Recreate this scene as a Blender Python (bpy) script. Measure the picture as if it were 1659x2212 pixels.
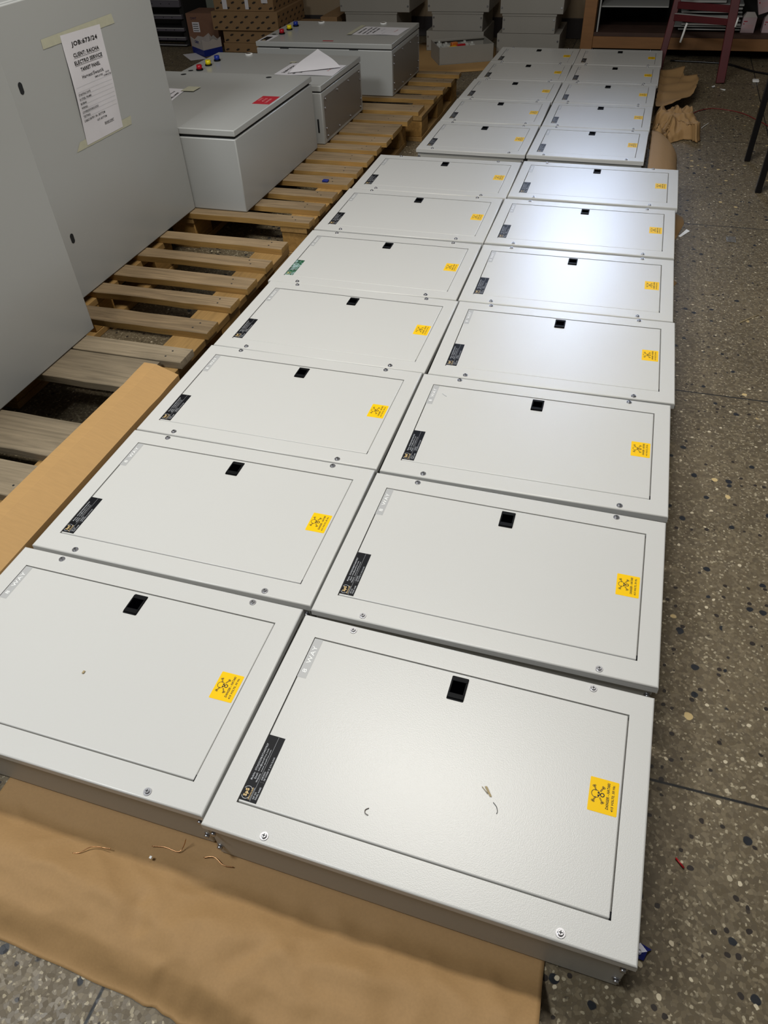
import bpy, bmesh, math, random
from mathutils import Vector, Matrix, noise
random.seed(7)
for o in list(bpy.data.objects): bpy.data.objects.remove(o)
SC = bpy.context.scene; COL = SC.collection

# ------------------------------------------------------------------ camera
PITCH, ROLL, YAW, CAMH, FPX = 0.7617913, -0.0539503, 0.3350911, 1.22647, 1558.72
fw = Vector((-math.sin(YAW)*math.cos(PITCH), math.cos(YAW)*math.cos(PITCH), -math.sin(PITCH)))
rt = Vector((math.cos(YAW), math.sin(YAW), 0)); up = rt.cross(fw)
r2 = math.cos(ROLL)*rt + math.sin(ROLL)*up; u2 = -math.sin(ROLL)*rt + math.cos(ROLL)*up
cd = bpy.data.cameras.new('camera'); cam = bpy.data.objects.new('camera', cd); COL.objects.link(cam)
cd.sensor_fit = 'HORIZONTAL'; cd.sensor_width = 36; cd.lens = FPX/1659*36; cd.clip_start = 0.02; cd.clip_end = 60
m = Matrix((r2, u2, -fw)).transposed().to_4x4(); m.translation = Vector((0, 0, CAMH)); cam.matrix_world = m
SC.camera = cam

# ------------------------------------------------------------------ world, lights, exposure
W = bpy.data.worlds.new('world'); SC.world = W; W.use_nodes = True
W.node_tree.nodes['Background'].inputs[0].default_value = (1.0, 0.96, 0.90, 1)
W.node_tree.nodes['Background'].inputs[1].default_value = 0.085
def area(name, loc, target, sx, sy, power, col):
    l = bpy.data.lights.new(name, 'AREA'); l.shape = 'RECTANGLE'; l.size = sx; l.size_y = sy; l.energy = power; l.color = col
    o = bpy.data.objects.new(name, l); COL.objects.link(o); o.location = loc
    d = Vector(target)-Vector(loc); o.rotation_euler = d.to_track_quat('-Z', 'Y').to_euler(); return o
area('lamp_over_boards', (-0.45, 1.75, 2.85), (-0.45, 1.75, 0), 1.2, 0.35, 48, (1.0, 0.965, 0.89))
area('lamp_over_pallets', (-1.75, 0.0, 2.75), (-0.9, 1.1, 0), 0.9, 0.4, 47, (0.95, 0.985, 1.0))
wl_ = area('window_light_back_wall', (-0.33, 6.40, 2.00), (-0.17, 2.3, 0.1), 0.7, 0.9, 2.9, (0.60, 0.73, 1.0)); wl_.data.spread = math.radians(48)
SC.view_settings.view_transform = 'Standard'; SC.view_settings.look = 'None'
SC.view_settings.exposure = 0.12; SC.view_settings.gamma = 1.0; SC.view_settings.use_curve_mapping = False

# ------------------------------------------------------------------ materials
def lin(c):
    return tuple(((x/255)/12.92 if x/255 <= 0.04045 else ((x/255+0.055)/1.055)**2.4) for x in c)
def N(nt, t, **k):
    n = nt.nodes.new(t)
    for a, b in k.items(): setattr(n, a, b)
    return n
def mat(name, rgb, rough=0.5, metal=0.0, bump=None, var=None, spec=0.5, trans=0.0, objvar=0.0):
    m = bpy.data.materials.new(name); m.use_nodes = True; nt = m.node_tree; b = nt.nodes['Principled BSDF']
    c = (*lin(rgb), 1); b.inputs['Base Color'].default_value = c
    b.inputs['Roughness'].default_value = rough; b.inputs['Metallic'].default_value = metal
    b.inputs['Specular IOR Level'].default_value = spec
    if trans: b.inputs['Transmission Weight'].default_value = trans
    tc = N(nt, 'ShaderNodeTexCoord'); L = nt.links.new
    col = None
    if var:   # (scale, amount, stretch)
        mp = N(nt, 'ShaderNodeMapping'); mp.inputs['Scale'].default_value = var[2] if len(var) > 2 else (1, 1, 1)
        L(tc.outputs['Object'], mp.inputs[0])
        no = N(nt, 'ShaderNodeTexNoise'); no.inputs['Scale'].default_value = var[0]; no.inputs['Detail'].default_value = 6
        L(mp.outputs[0], no.inputs['Vector'])
        rp = N(nt, 'ShaderNodeMapRange'); rp.inputs[1].default_value = 0.25; rp.inputs[2].default_value = 0.75
        rp.inputs[3].default_value = 1-var[1]; rp.inputs[4].default_value = 1+var[1]; L(no.outputs[0], rp.inputs[0])
        h = N(nt, 'ShaderNodeHueSaturation'); h.inputs['Color'].default_value = c; L(rp.outputs[0], h.inputs['Value']); col = h
    if objvar:
        oi = N(nt, 'ShaderNodeObjectInfo'); r = N(nt, 'ShaderNodeMapRange')
        r.inputs[3].default_value = 1-objvar; r.inputs[4].default_value = 1+objvar; L(oi.outputs['Random'], r.inputs[0])
        h2 = N(nt, 'ShaderNodeHueSaturation'); h2.inputs['Color'].default_value = c
        if col: L(col.outputs[0], h2.inputs['Color'])
        L(r.outputs[0], h2.inputs['Value']); col = h2
    if col: L(col.outputs[0], b.inputs['Base Color'])
    if bump:  # (scale, strength, distance)
        n2 = N(nt, 'ShaderNodeTexNoise'); n2.inputs['Scale'].default_value = bump[0]; n2.inputs['Detail'].default_value = 2
        L(tc.outputs['Object'], n2.inputs['Vector'])
        bp = N(nt, 'ShaderNodeBump'); bp.inputs['Strength'].default_value = bump[1]; bp.inputs['Distance'].default_value = bump[2]
        L(n2.outputs[0], bp.inputs['Height']); L(bp.outputs[0], b.inputs['Normal'])
    return m
M = {}
M['paint'] = mat('board_powder_coat', (206, 205, 201), 0.32, bump=(650, 0.35, 0.0005), var=(1.3, 0.02), spec=0.5)
M['boxpaint'] = mat('box_powder_coat', (176, 174, 167), 0.45, bump=(420, 0.3, 0.0006))
M['cab'] = mat('cabinet_powder_coat', (167, 168, 166), 0.26, bump=(300, 0.15, 0.0004), var=(0.8, 0.02))
M['cabdark'] = mat('gland_plate_paint', (112, 105, 98), 0.35, var=(2, 0.04))
M['old'] = mat('dusty_enclosure_paint', (150, 146, 138), 0.5, var=(3, 0.05))
M['recess_shade'] = mat('latch_recess_shade', (1, 1, 2), 0.9, spec=0.0)
M['black'] = mat('black_plastic', (9, 10, 12), 0.6, spec=0.15)
M['seam'] = mat('dark_gasket', (18, 20, 22), 0.7)
M['chrome'] = mat('zinc_screw', (190, 190, 194), 0.32, metal=1.0)
M['way'] = mat('grey_label_film', (180, 180, 179), 0.35)
M['white'] = mat('white_print', (240, 240, 238), 0.5)
M['plate'] = mat('black_label', (13, 14, 19), 0.5, spec=0.2)
M['gold'] = mat('gold_print', (232, 200, 140), 0.5)
M['silver'] = mat('pale_print', (190, 192, 196), 0.5)
M['yellow'] = mat('yellow_sticker', (250, 200, 0), 0.5, spec=0.2)
M['ink'] = mat('black_ink', (20, 18, 14), 0.6)
M['red'] = mat('red_lens', (170, 10, 30), 0.2)
M['lyellow'] = mat('yellow_lens', (225, 205, 10), 0.2)
M['blue'] = mat('blue_lens', (20, 45, 140), 0.2)
M['redstick'] = mat('red_sticker', (165, 30, 45), 0.45)
M['pink'] = mat('faded_print', (215, 150, 150), 0.5)
M['sheet'] = mat('paper_white', (210, 207, 211), 0.8, var=(14, 0.03))
M['tape'] = mat('masking_tape', (180, 178, 156), 0.6, var=(60, 0.05))
M['kraft'] = mat('kraft_paper', (161, 127, 83), 0.75, bump=(60, 0.12, 0.002), var=(260, 0.05))
M['card'] = mat('cardboard', (176, 138, 86), 0.8, var=(30, 0.05, (1, 6, 1)))
M['carddark'] = mat('cardboard_brown', (125, 90, 70), 0.85, var=(20, 0.06))
M['cardpat'] = mat('cardboard_printed', (140, 110, 75), 0.85, var=(20, 0.05))
M['patink'] = mat('dark_print', (35, 28, 22), 0.8)
M['copper'] = mat('copper_wire', (190, 145, 105), 0.3, metal=1.0)
M['redmetal'] = mat('red_ladder_paint', (84, 20, 26), 0.45, var=(12, 0.15))
M['redpvc'] = mat('red_wire_insulation', (170, 20, 30), 0.4)
M['redcable'] = mat('red_cable_insulation', (120, 30, 30), 0.5)
M['blackmetal'] = mat('black_table_leg_paint', (14, 14, 18), 0.25)
M['shelfwood'] = mat('shelf_timber', (140, 98, 58), 0.6, var=(6, 0.12, (1, 8, 8)))
M['deck'] = mat('stained_shelf_board', (70, 48, 38), 0.7, var=(10, 0.25))
M['backing'] = mat('dark_shelf_back', (24, 22, 20), 0.9)
M['pale_and_lit_metal'] = mat('pale_metal_and_lit_edge', (165, 165, 162), 0.45)
M['purple'] = mat('dark_steel_beam', (92, 88, 96), 0.4, var=(5, 0.1))
M['wall'] = mat('beige_wall_paint', (150, 132, 108), 0.8, var=(2, 0.06))
M['skirt'] = mat('dark_skirting_paint', (48, 42, 42), 0.6, var=(8, 0.2))
M['straw'] = mat('dry_straw', (168, 150, 112), 0.7)
M['bluewrap'] = mat('blue_wrapper', (20, 30, 110), 0.3)
M['chntblue'] = mat('blue_carton_band', (15, 35, 120), 0.5)
M['carton'] = mat('white_carton', (178, 170, 165), 0.6, var=(8, 0.06))
M['boxpink'] = mat('pale_pink_carton', (190, 168, 172), 0.6)
M['greenmetal'] = mat('pale_green_metal', (125, 130, 118), 0.5)
M['inner'] = mat('enclosure_interior', (165, 168, 164), 0.5)
M['module'] = mat('white_module_plastic', (188, 188, 182), 0.4)
M['clear'] = mat('clear_plastic', (225, 225, 225), 0.08, trans=0.9)

def wood(name, rgb, scale=3.0, dark=0.35, axis=0, ov=0.12):
    m = bpy.data.materials.new(name); m.use_nodes = True; nt = m.node_tree; b = nt.nodes['Principled BSDF']; L = nt.links.new
    b.inputs['Roughness'].default_value = 0.75; b.inputs['Specular IOR Level'].default_value = 0.25
    tc = N(nt, 'ShaderNodeTexCoord'); mp = N(nt, 'ShaderNodeMapping'); s = [22, 22, 22]; s[axis] = 1.2
    mp.inputs['Scale'].default_value = s; oi = N(nt, 'ShaderNodeObjectInfo')
    ad = N(nt, 'ShaderNodeVectorMath', operation='ADD'); L(tc.outputs['Object'], ad.inputs[0])
    sc = N(nt, 'ShaderNodeVectorMath', operation='SCALE'); cx = N(nt, 'ShaderNodeCombineXYZ'); L(oi.outputs['Random'], cx.inputs[0]); L(oi.outputs['Random'], cx.inputs[1])
    L(cx.outputs[0], sc.inputs[0]); sc.inputs['Scale'].default_value = 9; L(sc.outputs[0], ad.inputs[1]); L(ad.outputs[0], mp.inputs[0])
    n = N(nt, 'ShaderNodeTexNoise'); n.inputs['Scale'].default_value = scale; n.inputs['Detail'].default_value = 8; n.inputs['Roughness'].default_value = 0.65
    n.inputs['Distortion'].default_value = 1.1; L(mp.outputs[0], n.inputs['Vector'])
    cr = N(nt, 'ShaderNodeValToRGB'); c = lin(rgb)
    cr.color_ramp.elements[0].position = 0.28; cr.color_ramp.elements[0].color = (*[x*(1-dark) for x in c], 1)
    cr.color_ramp.elements[1].position = 0.62; cr.color_ramp.elements[1].color = (*c, 1); L(n.outputs[0], cr.inputs[0])
    n3 = N(nt, 'ShaderNodeTexNoise'); n3.inputs['Scale'].default_value = 4; n3.inputs['Detail'].default_value = 3; L(ad.outputs[0], n3.inputs['Vector'])
    r = N(nt, 'ShaderNodeMapRange'); r.inputs[1].default_value = 0.3; r.inputs[2].default_value = 0.7; r.inputs[3].default_value = 0.82; r.inputs[4].default_value = 1.12; L(n3.outputs[0], r.inputs[0])
    r2_ = N(nt, 'ShaderNodeMapRange'); r2_.inputs[3].default_value = 1-ov; r2_.inputs[4].default_value = 1+ov; L(oi.outputs['Random'], r2_.inputs[0])
    mu = N(nt, 'ShaderNodeMath', operation='MULTIPLY'); L(r.outputs[0], mu.inputs[0]); L(r2_.outputs[0], mu.inputs[1])
    h = N(nt, 'ShaderNodeHueSaturation'); L(cr.outputs[0], h.inputs['Color']); L(mu.outputs[0], h.inputs['Value']); L(h.outputs[0], b.inputs['Base Color'])
    bp = N(nt, 'ShaderNodeBump'); bp.inputs['Strength'].default_value = 0.4; bp.inputs['Distance'].default_value = 0.002; L(n.outputs[0], bp.inputs['Height']); L(bp.outputs[0], b.inputs['Normal'])
    return m
M['plank'] = wood('weathered_pallet_top', (148, 126, 96), dark=0.5, ov=0.2)
M['plankedge'] = wood('sawn_pallet_edge', (168, 131, 74), dark=0.35)
M['grey_plank'] = wood('grey_weathered_pallet_top', (138, 124, 102), dark=0.45)
M['planky'] = wood('pallet_runner', (160, 126, 76), axis=1, dark=0.3)
M['blockwood'] = wood('pallet_block_wood', (170, 130, 72), axis=1, dark=0.35)

def terrazzo():
    m = bpy.data.materials.new('terrazzo_tile'); m.use_nodes = True; nt = m.node_tree; b = nt.nodes['Principled BSDF']; L = nt.links.new
    b.inputs['Roughness'].default_value = 0.42; b.inputs['Specular IOR Level'].default_value = 0.22
    tc = N(nt, 'ShaderNodeTexCoord'); P = tc.outputs['Object']
    def noise(s, d=4):
        n = N(nt, 'ShaderNodeTexNoise'); n.inputs['Scale'].default_value = s; n.inputs['Detail'].default_value = d; L(P, n.inputs['Vector']); return n
    def mr(src, a, b_, c, d):
        r = N(nt, 'ShaderNodeMapRange'); r.inputs[1].default_value = a; r.inputs[2].default_value = b_; r.inputs[3].default_value = c; r.inputs[4].default_value = d; L(src, r.inputs[0]); return r.outputs[0]
    def mix(f, c1, c2):
        x = N(nt, 'ShaderNodeMix', data_type='RGBA'); L(f, x.inputs[0])
        for s, c in ((x.inputs[6], c1), (x.inputs[7], c2)):
            if isinstance(c, tuple): s.default_value = (*lin(c), 1)
            else: L(c, s)
        return x.outputs[2]
    def mth(op, a, b_=None):
        x = N(nt, 'ShaderNodeMath', operation=op)
        for i, v in ((0, a), (1, b_)):
            if v is None: continue
            if isinstance(v, (int, float)): x.inputs[i].default_value = v
            else: L(v, x.inputs[i])
        return x.outputs[0]
    dn = noise(45, 3); dsub = N(nt, 'ShaderNodeVectorMath', operation='SCALE'); dsub.inputs['Scale'].default_value = 0.009; L(dn.outputs['Color'], dsub.inputs[0])
    dv = N(nt, 'ShaderNodeVectorMath', operation='ADD'); L(P, dv.inputs[0]); L(dsub.outputs[0], dv.inputs[1])
    def voro(s, feat='F1', src=dv.outputs[0]):
        v = N(nt, 'ShaderNodeTexVoronoi', feature=feat); v.inputs['Scale'].default_value = s; L(src, v.inputs['Vector']); return v
    c = mix(mr(noise(3.5, 6).outputs[0], 0.3, 0.7, 0, 1), (87, 77, 60), (108, 96, 76))
    v1 = voro(150); sp = N(nt, 'ShaderNodeSeparateColor'); L(v1.outputs['Color'], sp.inputs[0])
    c = mix(mr(sp.outputs[0], 0.30, 1.0, 0, 0.42), c, (150, 137, 112))
    c = mix(mr(sp.outputs[1], 0.50, 1.0, 0, 0.42), c, (80, 71, 58))
    ve = voro(150, 'DISTANCE_TO_EDGE'); c = mix(mr(ve.outputs['Distance'], 0.0, 0.12, 0.30, 0), c, (84, 76, 62))
    v2 = voro(260, src=P); sp2 = N(nt, 'ShaderNodeSeparateColor'); L(v2.outputs['Color'], sp2.inputs[0])
    c = mix(mr(sp2.outputs[0], 0.90, 0.98, 0, 0.5), c, (200, 188, 160))
    for scale, thr, rad, colr, off in ((36, 0.86, 0.30, (38, 40, 44), 0), (60, 0.84, 0.30, (50, 44, 40), 3), (34, 0.965, 0.28, (200, 176, 126), 7), (70, 0.93, 0.3, (198, 186, 160), 5)):
        of = N(nt, 'ShaderNodeVectorMath', operation='ADD'); L(dv.outputs[0], of.inputs[0]); of.inputs[1].default_value = (off, off*1.7, 0)
        v = voro(scale, src=of.outputs[0]); s_ = N(nt, 'ShaderNodeSeparateColor'); L(v.outputs['Color'], s_.inputs[0])
        a = mr(v.outputs['Distance'], rad*0.85, rad, 1, 0); g = mr(s_.outputs[0], thr, thr+0.01, 0, 1)
        c = mix(mth('MULTIPLY', a, g), c, colr)
    xyz = N(nt, 'ShaderNodeSeparateXYZ'); L(P, xyz.inputs[0]); d = None
    for ax, vals in ((1, (-0.55, 0.686, 1.922, 3.151, 4.228, 5.345)), (0, (-1.75, -0.526, 0.657, 1.85, -2.95))):
        for v in vals:
            q = mth('ABSOLUTE', mth('SUBTRACT', xyz.outputs[ax], v)); d = q if d is None else mth('MINIMUM', d, q)
    jl = mr(d, 0.0016, 0.0034, 1, 0); c = mix(jl, c, (38, 38, 38))
    L(c, b.inputs['Base Color'])
    bp = N(nt, 'ShaderNodeBump'); bp.inputs['Strength'].default_value = 0.25; bp.inputs['Distance'].default_value = 0.001
    L(sp.outputs[0], bp.inputs['Height']); L(bp.outputs[0], b.inputs['Normal'])
    L(mr(sp.outputs[1], 0, 1, 0.32, 0.55), b.inputs['Roughness'])
    return m
M['floor'] = terrazzo()
def painted_glare():
    m = mat('label_film_painted_reflection', (40, 52, 48), 0.15); nt = m.node_tree; b = nt.nodes['Principled BSDF']; L = nt.links.new
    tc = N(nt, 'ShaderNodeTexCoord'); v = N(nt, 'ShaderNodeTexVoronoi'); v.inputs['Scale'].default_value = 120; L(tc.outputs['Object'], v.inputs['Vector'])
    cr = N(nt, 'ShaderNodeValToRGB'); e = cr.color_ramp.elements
    e[0].color = (0.01, 0.02, 0.02, 1); e[1].color = (0.35, 0.5, 0.5, 1); x = e.new(0.5); x.color = (0.03, 0.16, 0.07, 1)  # greenish reflection on the black label, painted into its base colour
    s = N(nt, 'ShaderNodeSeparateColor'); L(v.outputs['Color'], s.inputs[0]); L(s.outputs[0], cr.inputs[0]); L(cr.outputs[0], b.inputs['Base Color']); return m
M['painted_glare'] = painted_glare()

# ------------------------------------------------------------------ geometry helpers
_txt = {}
ITALIC = ('DANGER - HATARI', '415 VOLTS, 50 Hz.')
BOLD = ITALIC+('JOB:673/24', 'CLIENT: RAICHA', 'ELECTRO SERVICE', 'TARRET PANEL', 'SpS', 'CHNT')
def text_geo(s):
    if s in _txt: return _txt[s]
    cu = bpy.data.curves.new('t', 'FONT'); cu.body = s; cu.resolution_u = 2; cu.fill_mode = 'FRONT'; cu.offset = 0.030 if s in BOLD else 0.010; cu.space_character = 1.12; cu.shear = 0.2 if s in ITALIC else 0.0
    o = bpy.data.objects.new('t', cu); COL.objects.link(o); dg = bpy.context.evaluated_depsgraph_get(); dg.update()
    me = bpy.data.meshes.new_from_object(o.evaluated_get(dg)); V = [tuple(v.co) for v in me.vertices]; Fc = [tuple(p.vertices) for p in me.polygons]
    bpy.data.objects.remove(o); bpy.data.curves.remove(cu); bpy.data.meshes.remove(me)
    xs = [v[0] for v in V]; ys = [v[1] for v in V]; x0, x1, y0, y1 = min(xs), max(xs), min(ys), max(ys)
    _txt[s] = ([((x-x0)/max(x1-x0, 1e-6), (y-y0)/max(y1-y0, 1e-6)) for x, y, z in V], Fc, (x1-x0)/max(y1-y0, 1e-6)); return _txt[s]
class MB:
    def __init__(s): s.bm = bmesh.new(); s.m = []
    def mi(s, m):
        m = M[m] if isinstance(m, str) else m
        if m not in s.m: s.m.append(m)
        return s.m.index(m)
    def box(s, a, b, m, bev=0, seg=2, R=None):
        g = bmesh.ops.create_cube(s.bm, size=1); vs = g['verts']; c = [(a[i]+b[i])/2 for i in range(3)]; d = [abs(b[i]-a[i]) for i in range(3)]
        for v in vs: v.co = Vector((v.co[0]*d[0], v.co[1]*d[1], v.co[2]*d[2]))
        fs = set(f for v in vs for f in v.link_faces); k = s.mi(m)
        for f in fs: f.material_index = k
        if bev:
            es = list(set(e for v in vs for e in v.link_edges))
            r = bmesh.ops.bevel(s.bm, geom=es, offset=bev, segments=seg, affect='EDGES', profile=0.5)
            vs = list(set(v for f in r['faces'] for v in f.verts) | set(v for v in vs if v.is_valid))
            for f in r['faces']: f.material_index = k; f.smooth = True
        T = Matrix.Translation(c)
        if R is not None: T = T @ R.to_4x4()
        for v in vs: v.co = T @ v.co
        return s
    def poly(s, pts, m, smooth=False):
        f = s.bm.faces.new([s.bm.verts.new(p) for p in pts]); f.material_index = s.mi(m); f.smooth = smooth; return f
    def prism(s, pts, z0, z1, m, mside=None):
        lo = [s.bm.verts.new((x, y, z0)) for x, y in pts]; hi = [s.bm.verts.new((x, y, z1)) for x, y in pts]; k = s.mi(m); n = len(pts)
        a = s.bm.faces.new(hi); a.material_index = k; a = s.bm.faces.new(lo[::-1]); a.material_index = k
        for i in range(n):
            f = s.bm.faces.new((lo[i], lo[(i+1) % n], hi[(i+1) % n], hi[i])); f.material_index = s.mi(mside) if mside else k
        return s
    def cyl(s, p, q, r, m, n=16, r2=None):
        p, q = Vector(p), Vector(q); d = (q-p); z = d.normalized(); x = z.orthogonal().normalized(); y = z.cross(x); r2 = r if r2 is None else r2; k = s.mi(m)
        A = [s.bm.verts.new(p+(x*math.cos(t)+y*math.sin(t))*r) for t in [2*math.pi*i/n for i in range(n)]]
        B = [s.bm.verts.new(q+(x*math.cos(t)+y*math.sin(t))*r2) for t in [2*math.pi*i/n for i in range(n)]]
        for i in range(n):
            f = s.bm.faces.new((A[i], A[(i+1) % n], B[(i+1) % n], B[i])); f.material_index = k; f.smooth = True
        f = s.bm.faces.new(A[::-1]); f.material_index = k; f = s.bm.faces.new(B); f.material_index = k; return s
    def tube(s, pts, r, m, n=8, r2=None):
        pts = [Vector(p) for p in pts]; rings = []; k = s.mi(m); ref = Vector((0.13, 0.21, 0.97))
        for i, p in enumerate(pts):
            d = (pts[min(i+1, len(pts)-1)]-pts[max(i-1, 0)]).normalized(); x = d.cross(ref)
            x = (x if x.length > 1e-3 else d.orthogonal()).normalized(); y = d.cross(x)
            rings.append([s.bm.verts.new(p+(x*math.cos(t)+y*math.sin(t))*r) for t in [2*math.pi*j/n for j in range(n)]])
        for a, b in zip(rings, rings[1:]):
            for j in range(n):
                f = s.bm.faces.new((a[j], a[(j+1) % n], b[(j+1) % n], b[j])); f.material_index = k; f.smooth = True
        for g in (rings[0][::-1], rings[-1]):
            f = s.bm.faces.new(g); f.material_index = k
        return s
    def text(s, st, o, du, dv, w, h, m):
        """lettering filling a w x h box with lower left corner o, reading along du, upright along dv"""
        V, Fc, _ = text_geo(st); o, du, dv = Vector(o), Vector(du), Vector(dv); k = s.mi(m)
        vs = [s.bm.verts.new(o+du*(a*w)+dv*(b*h)) for a, b in V]
        for f in Fc:
            try: q = s.bm.faces.new([vs[i] for i in f]); q.material_index = k
            except ValueError: pass
        return s
    def build(s, name, parent=None, loc=None, rot=None):
        bmesh.ops.recalc_face_normals(s.bm, faces=[f for f in s.bm.faces if len(f.verts) >= 3]) if getattr(s, 'recalc', False) else None
        me = bpy.data.meshes.new(name); s.bm.to_mesh(me); s.bm.free()
        for x in s.m: me.materials.append(x)
        o = bpy.data.objects.new(name, me); COL.objects.link(o)
        if parent: o.parent = parent
        if loc: o.location = loc
        if rot: o.rotation_euler = rot
        return o
def empty(name, loc=(0, 0, 0), rz=0.0):
    o = bpy.data.objects.new(name, None); o.empty_display_size = 0.05; COL.objects.link(o); o.location = loc; o.rotation_euler = (0, 0, rz); return o
def tag(o, label=None, cat=None, group=None, kind=None):
    if label: o['label'] = label
    if cat: o['category'] = cat
    if group: o['group'] = group
    if kind: o['kind'] = kind
    return o
def copy_tree(o, parent=None):
    c = o.copy(); COL.objects.link(c); c.parent = parent
    for ch in list(o.children): copy_tree(ch, c)
    return c
def rrect(x0, x1, y0, y1, r, n=4):
    P = []
    for cx, cy, a0 in ((x1-r, y1-r, 0), (x0+r, y1-r, 90), (x0+r, y0+r, 180), (x1-r, y0+r, 270)):
        for i in range(n+1):
            a = math.radians(a0+90*i/n); P.append((cx+r*math.cos(a), cy+r*math.sin(a)))
    return P

# ------------------------------------------------------------------ the room
b = MB(); b.poly([(-6, -1.5, 0), (3, -1.5, 0), (3, 6.5, 0), (-6, 6.5, 0)], 'floor'); tag(b.build('floor'), kind='structure')
b = MB(); b.box((-6, 6.5, 0), (3, 6.62, 1.25), 'wall')
b.box((-6, 6.5, 2.65), (3, 6.62, 3.0), 'wall'); b.box((-6, 6.5, 1.25), (-1.2, 6.62, 2.65), 'wall'); b.box((0.4, 6.5, 1.25), (3, 6.62, 2.65), 'wall')
tag(b.build('wall_back'), kind='structure')
b = MB(); b.box((-6, 6.485, 0), (3, 6.5, 0.128), 'skirt', 0.003); tag(b.build('baseboard_back'), kind='structure')
b = MB()
for x in (-1.2, -0.42, 0.36): b.box((x, 6.52, 1.25), (x+0.04, 6.58, 2.65), 'pale_and_lit_metal')
for z in (1.25, 1.95, 2.61): b.box((-1.2, 6.521, z), (0.4, 6.579, z+0.04), 'pale_and_lit_metal')
tag(b.build('window_1'), kind='structure')

# ------------------------------------------------------------------ distribution boards
def skull(b, o, s, z):
    """skull and crossbones; o = centre (u along text, v up), s = size; written in board axes: u -> +y, v -> -x"""
    def P(u, v): return (o[0]-v*s, o[1]+u*s, z)
    def ring(cu, cv, ru, rv, t, n=18):
        for i in range(n):
            a, c = 2*math.pi*i/n, 2*math.pi*(i+1)/n
            b.poly([P(cu+ru*math.cos(a), cv+rv*math.sin(a)), P(cu+ru*math.cos(c), cv+rv*math.sin(c)), P(cu+(ru-t)*math.cos(c), cv+(rv-t)*math.sin(c)), P(cu+(ru-t)*math.cos(a), cv+(rv-t)*math.sin(a))], 'ink')
    def disc(cu, cv, r, n=10): b.poly([P(cu+r*math.cos(2*math.pi*i/n), cv+r*math.sin(2*math.pi*i/n)) for i in range(n)], 'ink')
    ring(0, 0.12, 0.22, 0.22, 0.03); ring(0, -0.22, 0.12, 0.12, 0.05)
    disc(-0.07, -0.02, 0.05); disc(0.07, -0.02, 0.05); disc(0, -0.12, 0.03, 6)
    for sx in (-1, 1):
        for sv in (-1, 1):
            u0, v0, u1, v1 = sx*0.16, 0.0+sv*0.10, sx*0.42, sv*0.24-0.02; d = Vector((u1-u0, v1-v0)).normalized()*0.035; n_ = Vector((-d.y, d.x))
            b.poly([P(u0+n_.x, v0+n_.y), P(u1+n_.x, v1+n_.y), P(u1+n_.x*0.3, v1+n_.y*0.3), P(u0+n_.x*0.3, v0+n_.y*0.3)], 'ink')
            b.poly([P(u0-n_.x, v0-n_.y), P(u1-n_.x, v1-n_.y), P(u1-n_.x*0.3, v1-n_.y*0.3), P(u0-n_.x*0.3, v0-n_.y*0.3)], 'ink')
            ring(u1+n_.x*1.2, v1+n_.y*1.2, 0.055, 0.055, 0.025, 8); ring(u1-n_.x*1.2, v1-n_.y*1.2, 0.055, 0.055, 0.025, 8)
H = 0.118  # top of the cover above the board's base
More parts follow.
